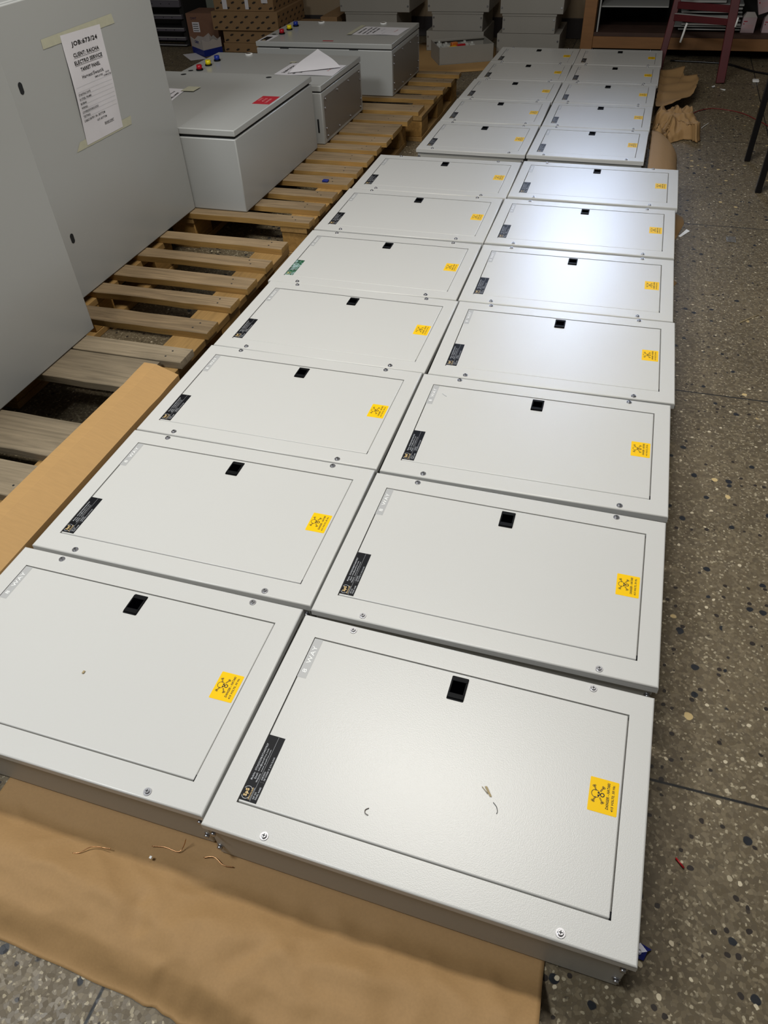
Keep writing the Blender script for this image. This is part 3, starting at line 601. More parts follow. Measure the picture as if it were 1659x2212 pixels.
b = MB(); b.box((-1.69-o3[0], 4.258-o3[1], 0.3885-o3[2]), (-1.63-o3[0], 4.275-o3[1], 0.3888-o3[2]), 'redstick'); b.build('red_label', lid3)
for xx in (-1.90, -1.50):
    b = MB(); b.box((xx-o3[0]-0.025, 4.2192-o3[1], 0.3575-o3[2]), (xx-o3[0]+0.025, 4.2212-o3[1], 0.3635-o3[2]), 'seam'); b.build('hinge_recess', c3)

# ------------------------------------------------------------------ standing cabinets
def standing(label, x0, x1, y0, y1, ztop):
    t = empty('standing_cabinet', ((x0+x1)/2, (y0+y1)/2, ZP)); ox, oy, oz = t.location
    b = MB(); b.box((x0-ox, y0+0.004-oy, 0), (x1-0.026-ox, y1-0.004-oy, ztop-oz), 'cab', 0.006, 3); b.build('body', t)
    b = MB(); b.box((x1-0.026-ox, y0+0.010-oy, 0.010), (x1-0.020-ox, y1-0.010-oy, ztop-0.010-oz), 'seam'); b.build('gasket', t)
    b = MB(); b.box((x1-0.020-ox, y0-oy, 0.001), (x1-ox, y1-oy, ztop-oz), 'cab', 0.0035, 3); d = b.build('door', t)
    tag(t, label, 'cabinet', 'tall cabinets standing at left'); return t, d, (ox, oy, oz)
ta, da, oa = standing('tall plain grey cabinet at the left photo edge, nearest', -1.86, -1.467, 0.86, 1.622, 0.935)
tb, db, ob = standing('tall grey cabinet with taped job sheet on its door', -2.02, -1.615, 1.775, 2.555, 0.925)
for z in (0.742, 0.327):
    b = MB(); X = 0.0006-1.615-ob[0]
    pts = [(X, 1.8245+0.0085*math.cos(a)-ob[1], z+(0.0065 if math.sin(a) >= 0 else -0.0065)+0.0085*math.sin(a)-ob[2]) for a in [2*math.pi*i/20 for i in range(20)]]
    b.poly(pts, 'seam'); b.build('lock_hole', db)
# job sheet taped to the door (plane x = -1.615)
XS = -1.6145
def on_door(y, z, off): return (XS+off, y, z)
t = empty('job_sheet', (XS, 2.13, 0.68))
def rel(p): return (p[0]-XS, p[1]-2.13, p[2]-0.68)
b = MB(); C4 = [(2.046, 0.823), (2.244, 0.817), (2.226, 0.535), (2.024, 0.538)]; G = []; k = b.mi('sheet')
def S(u, v):   # u 0..1 left to right, v 0..1 bottom to top
    y = (C4[3][0]*(1-u)+C4[2][0]*u)*(1-v)+(C4[0][0]*(1-u)+C4[1][0]*u)*v; z = (C4[3][1]*(1-u)+C4[2][1]*u)*(1-v)+(C4[0][1]*(1-u)+C4[1][1]*u)*v
    off = 0.0010+0.004*math.sin(math.pi*v)**2*(0.5+0.5*math.cos(u*5))
    return rel(on_door(y, z, off))
for j in range(21): G.append([b.bm.verts.new(S(i/10, j/20)) for i in range(11)])
for r0, r1 in zip(G, G[1:]):
    for i in range(10): f = b.bm.faces.new((r0[i], r0[i+1], r1[i+1], r1[i])); f.material_index = k; f.smooth = True
def pt(s, u0, u1, v0, v1, m='ink'):
    V, Fc, _ = text_geo(s); k2 = b.mi(m); vs = []
    for a, c in V:
        p = S(u0+(u1-u0)*a, v0+(v1-v0)*c); vs.append(b.bm.verts.new((p[0]+0.0006, p[1], p[2])))
    for f in Fc:
        try: b.bm.faces.new([vs[i] for i in f]).material_index = k2
        except ValueError: pass
def ln(u0, u1, v, w=0.0025, m='ink'):
    for q in range(6):
        a, c = u0+(u1-u0)*q/6, u0+(u1-u0)*(q+1)/6
        P = [S(a, v), S(c, v), S(c, v+w), S(a, v+w)]; b.poly([(p[0]+0.0006, p[1], p[2]) for p in P], m)
pt('JOB:673/24', 0.20, 0.86, 0.872, 0.925)
pt('CLIENT: RAICHA', 0.18, 0.84, 0.790, 0.825); ln(0.18, 0.84, 0.780)
pt('ELECTRO SERVICE', 0.16, 0.88, 0.722, 0.757); ln(0.16, 0.88, 0.712)
pt('TARRET PANEL', 0.27, 0.78, 0.655, 0.688); pt('Harvest/Swastik', 0.26, 0.83, 0.590, 0.622, 'ink')
pt('EMPLOYEE', 0.58, 0.78, 0.555, 0.572); pt('DATE', 0.86, 0.95, 0.565, 0.580); pt('COMPLETED', 0.80, 0.99, 0.540, 0.555)
for i, s in enumerate(('STARTING DATE:', 'D.STEEL FRAME:', 'BUSBAR:', 'WIRING:', 'COVERS/DOORS/LOCKS:', 'TESTING:')):
    v = 0.455-0.040*i; pt(s, 0.06, 0.06+0.023*len(s), v, v+0.020); ln(0.05, 0.97, v-0.006, 0.0018, 'silver')
ln(0.05, 0.97, 0.532, 0.0018, 'silver'); ln(0.05, 0.97, 0.488, 0.0018, 'silver')
pt('CABLE ENTRY: IN:- BOTTOM', 0.06, 0.62, 0.212, 0.234); pt('OUT:-BOTTOM', 0.38, 0.64, 0.170, 0.190); pt('BRAND:CHINT', 0.55, 0.80, 0.110, 0.132); ln(0.55, 0.80, 0.104)
b.build('paper', t)
for nm, Q in (('tape_strip', [(1.961, 0.829), (1.960, 0.806), (2.323, 0.806), (2.317, 0.832)]), ('tape_strip', [(1.967, 0.534), (1.995, 0.556), (2.284, 0.553), (2.278, 0.529)])):
    b = MB(); k = b.mi('tape'); n = 12; g0 = []
    for i in range(n+1):
        u = i/n; lo = Vector(Q[0] if nm else Q[0]).lerp(Vector(Q[2 if False else 3]), u) if False else None
        a = Vector(Q[1]).lerp(Vector(Q[2]), u); c = Vector(Q[0]).lerp(Vector(Q[3]), u)
        g0.append([b.bm.verts.new(rel(on_door(a.x, a.y, 0.0003+0.0003*(i%2)))), b.bm.verts.new(rel(on_door(c.x, c.y, 0.0003+0.0003*(i%2))))])
    for p, q in zip(g0, g0[1:]): b.bm.faces.new((p[0], q[0], q[1], p[1])).material_index = k
    b.build(nm, t)
tag(t, 'white job sheet held by masking tape on the tall cabinet', 'paper')

# paper sheets on the low cabinets
def sheet_on(name, label, pts, z, lines, textdir, taped=None, fold=None):
    c = Vector((sum(p[0] for p in pts)/4, sum(p[1] for p in pts)/4)); t = empty(name, (c.x, c.y, z)); b = MB(); k = b.mi('sheet')
    P = [Vector(p)-c for p in pts]
    def Q(u, v, dz=0): p = P[0].lerp(P[1], u).lerp(P[3].lerp(P[2], u), v); return (p.x, p.y, 0.0012+0.0012*math.sin(u*7)*math.sin(v*5)+dz)
    G = [[b.bm.verts.new(Q(i/8, j/8)) for i in range(9)] for j in range(9)]
    for r0, r1 in zip(G, G[1:]):
        for i in range(8): f = b.bm.faces.new((r0[i], r0[i+1], r1[i+1], r1[i])); f.material_index = k; f.smooth = True
    for (s, u0, u1, v0, v1, m) in lines:
        V, Fc, _ = text_geo(s); k2 = b.mi(m)
        vs = [b.bm.verts.new(Q(u0+(u1-u0)*cc, v0+(v1-v0)*a, 0.0008)) for a, cc in V]
        for f in Fc:
            try: b.bm.faces.new([vs[i] for i in f]).material_index = k2
            except ValueError: pass
    b.build('sheet', t)
    if taped:
        b = MB(); T = [(Vector(p)-c) for p in taped]; b.poly([(p.x, p.y, 0.0040) for p in T], 'tape'); b.build('tape_strip', t)
    if fold: fold(t, c, z)
    tag(t, label, 'paper', 'paper sheets on the low cabinets')
    return t
LN = [('JOB:673/24', 0.08, 0.14, 0.85, 0.25, 'ink'), ('CLIENT: RAICHA', 0.20, 0.24, 0.9, 0.15, 'ink'), ('ELECTRO SERVICE', 0.29, 0.33, 0.9, 0.12, 'ink'), ('TARRET PANEL', 0.38, 0.42, 0.8, 0.2, 'ink'), ('EMPLOYEE', 0.50, 0.52, 0.5, 0.2, 'silver'), ('TESTING', 0.62, 0.64, 0.9, 0.6, 'silver'), ('BOTTOM', 0.80, 0.83, 0.6, 0.3, 'pink')]
sheet_on('job_sheet', 'printed white sheet taped flat on the farthest low cabinet', [(-1.575, 4.640), (-1.300, 4.622), (-1.316, 4.431), (-1.583, 4.426)], 0.3885, LN, 0, taped=[(-1.60, 4.655), (-1.57, 4.655), (-1.578, 4.415), (-1.605, 4.41)])
def fold2(t, c, z):
    b = MB(); k = b.mi('sheet'); A = Vector((-1.60, 3.575)); B = Vector((-1.385, 3.700)); ap = Vector((-1.500, 3.80)); n = 10
    p0 = (A.x-c.x, A.y-c.y, 0.004); p1 = (B.x-c.x, B.y-c.y, 0.006); rows = []
    apex = Vector((-1.535-c.x, 3.80-c.y, 0.058))
    for i in range(n+1):
        u = i/n; base = Vector(p0).lerp(Vector(p1), u); row = []
        for j in range(n+1):
            w = j/n; q = base.lerp(apex, w); q.z += 0.012*math.sin(math.pi*w)*(1-w); row.append(b.bm.verts.new(q))
        rows.append(row)
    for r0, r1 in zip(rows, rows[1:]):
        for j in range(n): f = b.bm.faces.new((r0[j], r0[j+1], r1[j+1], r1[j])); f.material_index = k; f.smooth = True
    b.build('curled_page', t)
sheet_on('job_sheet', 'white sheet with a page folded up into a point', [(-1.664, 3.774), (-1.376, 3.760), (-1.378, 3.560), (-1.668, 3.550)], 0.3885, LN[:4]+[LN[6]], 0, taped=[(-1.675, 3.79), (-1.645, 3.79), (-1.65, 3.765), (-1.68, 3.765)], fold=fold2)
sheet_on('job_sheet', 'white sheet half hidden behind tall cabinet, taped on low cabinet', [(-2.10, 3.065), (-1.846, 3.052), (-1.822, 2.866), (-2.10, 2.85)], 0.4395, [('Harvest/Swastik', 0.82, 0.86, 0.95, 0.2, 'ink'), ('TARRET PANEL', 0.92, 0.96, 0.9, 0.3, 'ink')], 0, taped=[(-1.855, 3.085), (-1.795, 3.085), (-1.795, 3.015), (-1.855, 3.015)])

# ------------------------------------------------------------------ stacked enclosures at the back
def enclosure(x0, x1, y0, y1, z0, z1, label, flange=False, a=0.0):
    t = empty('steel_enclosure', ((x0+x1)/2, (y0+y1)/2, z0), a); w, d, h = (x1-x0)/2, (y1-y0)/2, z1-z0
    b = MB(); b.box((-w, -d, 0), (w, d, h), 'old', 0.003, 1)
    if flange: b.box((-w-0.004, -d-0.004, h-0.012), (w+0.004, d+0.004, h), 'old', 0.002, 1)
    b.build('body', t)
    for sx in (-1, 1):
        for zz in (0.25*h, 0.72*h):
            b = MB(); b.cyl((sx*(w-0.012), -d, zz), (sx*(w-0.012), -d-0.005, zz), 0.006, 'chrome', 8); b.build('bolt', t)
    tag(t, label, 'enclosure', 'grey steel enclosures stacked by the back wall')
SD = 0.42
enclosure(-2.18, -1.787, 6.0, 6.40, 0.0, 0.232, 'lower enclosure of the stack behind the farthest low cabinet', True)
enclosure(-2.22, -1.69, 6.0, 6.44, 0.2325, 0.385, 'upper enclosure of the stack behind the farthest low cabinet')
enclosure(-1.56, -1.14, 5.98, 6.38, 0.0045, 0.128, 'bottom enclosure of the stack behind the open tray')
enclosure(-1.517, -1.151, 5.98, 6.36, 0.1285, 0.242, 'middle enclosure of the stack behind the open tray', True)
enclosure(-1.552, -1.11, 5.98, 6.40, 0.2425, 0.385, 'top enclosure of the stack behind the open tray')
enclosure(-1.021, -0.592, 5.85, 6.27, 0.0, 0.144, 'bottom enclosure of the stack beside the timber shelf')
enclosure(-0.990, -0.630, 5.85, 6.23, 0.1445, 0.256, 'middle enclosure of the stack beside the timber shelf', True)
enclosure(-1.010, -0.586, 5.85, 6.27, 0.2565, 0.40, 'top enclosure of the stack beside the timber shelf')
# open enclosure with parts in it
A = Vector((-1.361, 5.56)); Bv = Vector((-1.018, 5.73)); ang = math.atan2(Bv.y-A.y, Bv.x-A.x); Lw = (Bv-A).length; Dp = 0.262
t = empty('open_enclosure', (A.x, A.y, 0.0045), ang); b = MB(); hh = 0.104; e = 0.004
b.box((0, 0, 0), (Lw, Dp, 0.003), 'inner'); b.box((0, 0, 0), (Lw, e, hh), 'old', 0.001, 1); b.box((0, Dp-e, 0), (Lw, Dp, hh), 'old', 0.001, 1); b.box((0, 0, 0), (e, Dp, hh), 'old', 0.001, 1); b.box((Lw-e, 0, 0), (Lw, Dp, hh), 'old', 0.001, 1)
b.build('tray', t)
b = MB(); b.box((e, 0.0005+e, hh-0.010), (Lw-e, 0.014, hh-0.008), 'old'); b.box((e, Dp-0.03, hh-0.010), (Lw-e, Dp-e-0.0005, hh-0.008), 'old'); b.build('rim_flange', t)
tag(t, 'open grey steel tray holding loose electrical parts, set askew on cardboard', 'enclosure')
def inbox(x, y): p = A+Vector((math.cos(ang), math.sin(ang)))*x+Vector((-math.sin(ang), math.cos(ang)))*y; return p
def part_in(name, x, y, sx, sy, sz, z, m, label, cat, rot=0, grp=None):
    p = inbox(x, y); b = MB(); b.box((-sx/2, -sy/2, 0), (sx/2, sy/2, sz), m, 0.002, 1)
    if name == 'circuit_breaker': b.box((-sx*0.2, -sy*0.1, sz), (sx*0.2, sy*0.15, sz+0.012), 'module', 0.001, 1)
    o = b.build(name, None, (p.x, p.y, z), (0, 0, ang+rot)); tag(o, label, cat, grp)
for i, (x, y, r) in enumerate(((0.06, 0.10, 0.3), (0.085, 0.16, 0.1), (0.05, 0.22, -0.2), (0.22, 0.17, 0.2), (0.26, 0.12, -0.1))):
    part_in('circuit_breaker', x, y, 0.036, 0.065, 0.062, 0.032, 'module', 'white circuit breaker, %s in the open tray' % ['front left', 'second from left', 'back left', 'right of the red piece', 'front right'][i], 'circuit breaker', r, 'circuit breakers in the open tray')
part_in('terminal_block', 0.13, 0.12, 0.05, 0.04, 0.06, 0.026, 'yellow', 'yellow terminal block lying in the open tray', 'terminal block', 0.4)
part_in('orange_cap', 0.145, 0.17, 0.045, 0.03, 0.075, 0.026, mat('orange_plastic', (200, 110, 40), 0.4), 'orange plastic cap in the open tray behind the yellow block', 'cap', 0.2)
part_in('red_strip', 0.185, 0.13, 0.06, 0.014, 0.07, 0.026, 'redpvc', 'red plastic strip standing in the open tray', 'strip', 0.0)
part_in('paper_slip', 0.26, 0.06, 0.08, 0.04, 0.045, 0.026, 'white', 'small white carton in the front right of the tray', 'carton', 0.1)

# ------------------------------------------------------------------ timber shelf with its load, ladder, table
t = empty('timber_shelf', (0.55, 6.15, 0)); ox, oy = 0.55, 6.15
def sb(name, a, c, m, bev=0.002): b = MB(); b.box((a[0]-ox, a[1]-oy, a[2]), (c[0]-ox, c[1]-oy, c[2]), m, bev, 1); return b.build(name, t)
sb("post", (-0.455, 5.895, 0), (-0.375, 5.975, 1.2), 'shelfwood'); sb('post', (1.52, 5.895, 0), (1.60, 5.975, 1.2), 'shelfwood'); sb('post', (-0.455, 6.38, 0), (-0.375, 6.45, 1.2), 'shelfwood'); sb('post', (1.52, 6.38, 0), (1.60, 6.45, 1.2), 'shelfwood')
sb('bottom_rail', (-0.375, 5.90, 0.060), (1.52, 5.945, 0.128), 'shelfwood'); sb('deck', (-0.375, 5.90, 0.1285), (1.52, 6.44, 0.151), 'deck', 0.001)
sb('back_panel', (-0.375, 6.445, 0.02), (1.52, 6.46, 1.2), 'backing', 0); sb('side_panel', (-0.374, 5.98, 0.02), (-0.360, 6.44, 1.2), 'backing', 0); sb('side_panel', (1.50, 5.98, 0.02), (1.515, 6.44, 1.2), 'backing', 0)
sb('upright', (-0.360, 5.905, 0.1515), (-0.350, 5.93, 0.60), 'pale_and_lit_metal', 0.001)
sb('metal_shelf', (-0.349, 5.93, 0.2865), (0.075, 6.43, 0.294), 'pale_and_lit_metal', 0.001); sb('deck', (-0.36, 5.90, 0.62), (1.50, 6.44, 0.64), 'deck', 0.001)
tag(t, 'dark timber shelf unit against the back wall at upper right', 'shelf')
PL = [(0.16, 0.540, 0.164, 0.005), (0.13, 0.545, 0.180, 0.004), (0.175, 0.538, 0.190, 0.008), (0.17, 0.532, 0.213, 0.004), (0.17, 0.536, 0.236, 0.006), (0.16, 0.530, 0.258, 0.004), (0.19, 0.526, 0.277, 0.009), (0.15, 0.530, 0.295, 0.010), (0.14, 0.42, 0.312, 0.012)]
wl = ['lowest', 'second from bottom', 'third from bottom', 'fourth from bottom', 'fifth from bottom', 'fourth from top', 'third from top', 'second from top', 'topmost']
for i, (xa, xb, z, th) in enumerate(PL):
    z0 = (0.1515 if i == 0 else PL[i-1][2]+PL[i-1][3]+0.0004)
    tt = empty('metal_tray', ((xa+xb)/2, 6.12, z0)); cx = (xa+xb)/2
    b = MB(); b.box((xa-cx, -0.17, z-z0), (xb-cx, 0.2, z-z0+th), 'pale_and_lit_metal', 0.001, 1); b.build('plate', tt)
    b = MB(); b.box((xa+0.02-cx, -0.12, 0), (xb-0.02-cx, 0.18, z-z0-0.0002), 'backing'); b.build('spacer', tt)
    tag(tt, 'pale metal plate behind the ladder, %s in its stack' % wl[i], 'metal plate', 'metal plates stacked on the shelf')
def carton(name, label, x, y, z, w, d, h, rz=0, m='boxpink', tilt=0, roof=True, grp='pale printed cartons on the shelf'):
    b = MB(); b.box((-w/2, -d/2, 0), (w/2, d/2, h), m, 0.0015, 1)
    if roof:
        vs = [(-w/2, -d/2, h), (w/2, -d/2, h), (w/2*0.5, -d/2+0.02, h+0.026), (-w/2*0.6, -d/2+0.02, h+0.026)]; b.poly(vs, 'carton'); b.poly([vs[3], vs[2], (w/2*0.5, d/2, h+0.02), (-w/2*0.6, d/2, h+0.02)], 'carton')
        b.poly([vs[1], (w/2, d/2, h), (w/2*0.5, d/2, h+0.02), vs[2]], 'carton'); b.poly([(-w/2, d/2, h), vs[0], vs[3], (-w/2*0.6, d/2, h+0.02)], 'carton')
    b.box((-w/2+0.008, -d/2-0.0004, h*0.72), (-w/2+0.03, -d/2, h*0.78), 'redstick'); b.box((-w/2+0.008, -d/2-0.0004, h*0.55), (-w/2+0.014, -d/2, h*0.63), 'redstick')
    for q in range(3): b.box((-w/2+0.02, -d/2-0.0004, h*(0.32+0.09*q)), (w/2-0.012, -d/2, h*(0.34+0.09*q)), 'pink')
    o = b.build(name, None, (x, y, z), (0, tilt, rz)); tag(o, label, 'carton', grp)
carton('carton', 'pale carton with open gabled top right of the ladder', 0.585, 5.985, 0.1515, 0.082, 0.07, 0.084)
carton('carton', 'pale carton cut by the right photo edge, low on shelf', 0.715, 6.0, 0.1515, 0.085, 0.08, 0.078)
carton('carton', 'tilted pale carton leaning on its neighbour at right photo edge', 0.685, 5.99, 0.268, 0.12, 0.08, 0.11, 0, 'boxpink', -0.33, False)
# ladder
t = empty('ladder', (0.27, 5.33, 0)); ox, oy = 0.27, 5.33
def bar(name, p, q, w, d, m='redmetal'):
    p, q = Vector(p)-Vector((ox, oy, 0)), Vector(q)-Vector((ox, oy, 0)); b = MB(); L_ = (q-p).length; z = (q-p).normalized(); x = Vector((0, 1, 0)).cross(z).normalized(); y = z.cross(x)
    R = Matrix((x, y, z)).transposed(); b.box(tuple((p+q)/2-Vector((w/2, d/2, L_/2))), tuple((p+q)/2+Vector((w/2, d/2, L_/2))), m, 0.003, 1, R); return b.build(name, t)
LF = lambda z: Vector((0.081+0.092*z, 5.585+0.20*z, z)); RF = lambda z: Vector((0.449-0.047*z, 5.345+0.20*z, z))
bar('leg', LF(0.001), LF(1.25), 0.040, 0.022); bar('leg', RF(0.001), RF(1.25), 0.050, 0.022)
def tread(z, h, d, edge):
    a, c = LF(z-0.009), RF(z+0.009); u = (c-a); L_ = u.length-0.03; u.normalize(); w_ = Vector((-u.y, u.x, 0)).normalized(); R_ = Matrix((u, w_, u.cross(w_))).transposed(); m_ = (a+c)/2-Vector((ox, oy, 0))
    b = MB(); b.box(tuple(m_-Vector((L_/2, d/2, h))), tuple(m_+Vector((L_/2, d/2, 0))), 'redmetal', 0.002, 1, R_)
    if edge: b.box(tuple(m_-Vector((L_/2-0.002, d/2, 0))), tuple(m_+Vector((L_/2-0.002, d/2, 0.0025))), 'pale_and_lit_metal', 0, 1, R_)  # pale strip paints the light caught on the tread's top edge
    b.build('tread', t)
tread(0.312, 0.036, 0.030, True); tread(0.372, 0.036, 0.022, False); tread(0.62, 0.036, 0.03, True); tread(0.93, 0.036, 0.03, True)
tag(t, 'dark red metal ladder leaning towards the timber shelf', 'ladder')
b = MB(); b.tube([(0.195, 5.540, 0.272), (0.190, 5.538, 0.25), (0.186, 5.536, 0.22), (0.178, 5.534, 0.172)], 0.0065, 'white', 8); tag(b.build('paper_tag'), 'white paper strip hanging from the ladder tread, left one', 'paper strip')
b = MB(); b.tube([(0.462, 5.37, 0.332), (0.460, 5.367, 0.31), (0.457, 5.365, 0.285)], 0.005, 'white', 8); tag(b.build('paper_tag'), 'small white strip on the ladder right leg', 'paper strip')
# black table at right edge
t = empty('metal_table', (0.9, 3.76, 0))
for (x, y, nm) in ((0.537, 3.958, 'leg'), (0.562, 3.556, 'leg'), (1.25, 3.958, 'leg'), (1.25, 3.556, 'leg')):
    b = MB(); b.box((x-0.0125-0.9, y-0.0125-3.76, 0), (x+0.0125-0.9, y+0.0125-3.76, 0.72), 'blackmetal', 0.003, 2); b.build(nm, t)
b = MB(); b.box((0.50-0.9, 3.50-3.76, 0.72), (1.30-0.9, 4.02-3.76, 0.745), 'blackmetal', 0.004, 2); b.build('table_top', t)
tag(t, 'black metal table, two thin legs visible at right edge', 'table')

# ------------------------------------------------------------------ left background: cartons, rack
def patbox(label, x0, x1, y0, y1, z0, z1, tapes=False):
    t = empty('printed_carton', ((x0+x1)/2, (y0+y1)/2, z0)); w, d, h = (x1-x0)/2, (y1-y0)/2, z1-z0
    b = MB(); b.box((-w, -d, 0), (w, d, h), 'cardpat', 0.002, 1)
    def mark(cx, cz, face, s):
        pts = [(-1, -.35), (-.45, -.75), (-.2, -.3), (.25, -.6), (.3, -.1), (.95, .1), (.5, .35), (.7, .8), (.05, .45), (-.35, .75), (-.4, .2), (-.9, .2)]
        if face == 0: b.poly([(cx+px*s, -d-0.0006, cz+pz*s*0.75) for px, pz in pts], 'patink')
        else: b.poly([(w+0.0006, cx+px*s, cz+pz*s*0.75) for px, pz in pts], 'patink')
    st = 0.086; r = 0
    z = 0.018
    while z < h-0.012:
        x = -w+0.03+(st/2 if r % 2 else 0)
        while x < w-0.015: mark(x, z, 0, 0.017); x += st
        y = -d+0.03+(st/2 if r % 2 else 0)
        while y < d-0.015: mark(y, z, 1, 0.017); y += st
        z += 0.034; r += 1
    b.build('body', t)
    if tapes:
        for xx, ww in ((-w+0.09, 0.038), (w*0.12, 0.028), (w*0.72, 0.05)):
            b = MB(); b.box((xx-ww/2, -d-0.0014, 0.012 if ww != 0.05 else 0.05), (xx+ww/2, -d-0.0007, h), 'sheet'); b.build('paper_label', t)
    tag(t, label, 'carton', 'brown printed cartons stacked behind the cabinets')
patbox('lowest brown printed carton of the stack', -3.11, -2.40, 5.80, 6.25, 0.0, 0.0605)
patbox('second brown printed carton from the floor', -3.10, -2.42, 5.80, 6.25, 0.061, 0.144)
patbox('third brown printed carton, wider and jutting left', -3.165, -2.63, 5.78, 6.30, 0.1445, 0.262)
patbox('top brown printed carton carrying white labels', -3.14, -2.66, 5.80, 6.30, 0.2625, 0.40, True)
patbox('brown printed carton lying right of the printed stack', -2.38, -2.25, 6.0, 6.45, 0.0, 0.20)
# plain brown carton and white/blue carton
t = empty('brown_carton', (-3.345, 6.05, 0)); b = MB(); b.box((-0.13, -0.11, 0), (0.13, 0.12, 0.222), 'carddark', 0.002, 1); b.build('body', t)
b = MB(); b.box((-0.085, -0.1118, 0.10), (-0.025, -0.1105, 0.165), 'sheet')
for q in range(4): b.box((-0.08, -0.1124, 0.108+0.014*q), (-0.035, -0.1118, 0.112+0.014*q), 'ink')
b.build('paper_label', t)
b = MB(); b.text('CHNT', (-0.095, -0.1112, 0.182), (1, 0, 0), (0, 0, 1), 0.055, 0.016, mat('faded_purple_print', (52, 40, 62), 0.8)); b.build('print', t)
tag(t, 'plain brown carton with white label behind the blue and white one', 'carton')
P0 = Vector((-3.194, 5.63)); P1 = Vector((-3.363, 5.763)); P2 = Vector((-3.118, 5.778)); P3 = P1+(P2-P0)
t = empty('blue_white_carton', (P0.x, P0.y, 0))
def q3(p, z): return (p.x-P0.x, p.y-P0.y, z)
b = MB(); hh = (0.114, 0.105, 0.100, 0.095)
for (pa, ha), (pb, hb) in zip(((P0, 0.108), (P1, 0.104), (P3, 0.100), (P2, 0.104)), ((P1, 0.104), (P3, 0.100), (P2, 0.104), (P0, 0.108))):
    for s_, mm_ in ((0, 0), ):
        mid = (pa+pb)/2
        b.poly([q3(pa, 0), q3(pb, 0), q3(pb, 0.042), q3(pa, 0.042)], 'chntblue'); b.poly([q3(pa, 0.042), q3(pb, 0.042), q3(pb, hb), q3(mid+(pb-pa)*0.2, (ha+hb)/2-0.020), q3(mid-(pb-pa)*0.1, (ha+hb)/2-0.004), q3(mid-(pb-pa)*0.3, (ha+hb)/2-0.022), q3(pa, ha)], 'carton')
b.poly([q3(P0, 0.004), q3(P1, 0.004), q3(P3, 0.004), q3(P2, 0.004)], 'carton')
ob_ = b.build('body', t); s = ob_.modifiers.new('thickness', 'SOLIDIFY'); s.thickness = 0.003; s.offset = 0
b = MB(); dd = (P0-P1).normalized(); nn = Vector((dd.y, -dd.x)); pp = P1+dd*0.075+nn*0.0028
b.text('CHNT', q3(pp, 0.074), (dd.x, dd.y, 0), (0, 0, 1), 0.075, 0.018, 'chntblue'); b.build('print', t)
tag(t, 'torn open white and blue carton on the floor', 'carton')
b = MB(); b.poly([(-3.411, 5.682, 0.0012), (-3.25, 5.508, 0.0012), (-3.150, 5.572, 0.002), (-3.330, 5.735, 0.002)], 'sheet'); o = b.build('paper_sheet'); s = o.modifiers.new('thickness', 'SOLIDIFY'); s.thickness = 0.0006
tag(o, 'loose white paper on floor before the torn carton', 'paper')
t = empty('metal_sheet_stand', (-3.30, 6.38, 0)); b = MB(); b.box((-0.19, -0.06, 0), (0.12, 0.06, 0.62), 'greenmetal', 0.004, 2); b.build('body', t); b = MB(); b.box((0.10, -0.062, 0.02), (0.104, -0.06, 0.6), 'seam'); b.build('seam', t)
tag(t, 'pale green metal panel standing behind the plain brown carton', 'panel')
t = empty('metal_rack', (-4.0, 5.98, 0))
for z, h, mm in ((0.185, 0.028, 'purple'), (0.105, 0.022, 'purple'), (0.045, 0.022, 'purple'), (0.262, 0.05, 'purple'), (0.008, 0.008, 'purple')):
    b = MB(); b.box((-0.9, -0.06, z), (0.50, -0.03, z+h), mm, 0.002, 1)
    b.box((-0.9, -0.064, z+h-0.004), (0.50, -0.058, z+h), 'pale_and_lit_metal')
    for i in range(18): b.cyl((-0.86+0.075*i, -0.0602, z+h*0.45), (-0.86+0.075*i, -0.0610, z+h*0.45), 0.004, 'seam', 8)
    b.build('beam', t)
for x in (-0.88, 0.49):
    b = MB(); b.box((x-0.02, -0.028, 0), (x+0.02, 0.4, 0.8), 'backing', 0.002, 1); b.build('upright', t)
b = MB(); b.box((-0.86, 0.1, 0.01), (0.47, 0.38, 0.78), 'backing'); b.build('back', t)
tag(t, 'dark steel rack with pale edged beams at upper left', 'rack')

# ------------------------------------------------------------------ cables and litter
def litter(name, label, cat, build): b = MB(); build(b); tag(b.build(name), label, cat)
def smooth(P, n=6):
    P = [Vector(p) for p in P]; out = []
    for i in range(len(P)-1):
        p0, p1, p2, p3 = P[max(i-1, 0)], P[i], P[i+1], P[min(i+2, len(P)-1)]
        for q in range(n):
            t = q/n; out.append(0.5*((2*p1)+(p2-p0)*t+(2*p0-5*p1+4*p2-p3)*t*t+(3*p1-p0-3*p2+p3)*t**3))
    return out+[P[-1]]
litter('copper_strand', 'curled copper wire strand on kraft paper, leftmost', 'wire scrap', lambda b: b.tube(smooth([(-0.673, 0.286, 0.0215), (-0.662, 0.290, 0.022), (-0.650, 0.303, 0.021), (-0.635, 0.309, 0.0155), (-0.619, 0.311, 0.016)]), 0.0008, 'copper', 6))
litter('copper_strand', 'copper wire strand rising against the nearest left board', 'wire scrap', lambda b: b.tube(smooth([(-0.559, 0.337, 0.006), (-0.537, 0.342, 0.005), (-0.512, 0.341, 0.006), (-0.506, 0.350, 0.010), (-0.503, 0.3585, 0.022)]), 0.0008, 'copper', 6))
litter('copper_strand', 'copper wire strand tucked under the nearest right board corner', 'wire scrap', lambda b: b.tube(smooth([(-0.467, 0.345, 0.005), (-0.450, 0.350, 0.007), (-0.430, 0.343, 0.006), (-0.413, 0.345, 0.005)]), 0.0008, 'copper', 6))
litter('red_wire_scrap', 'short red wire offcut on floor at lower right', 'wire scrap', lambda b: b.cyl((0.2705, 0.560, 0.0022), (0.283, 0.5475, 0.0022), 0.0016, 'redpvc', 8))
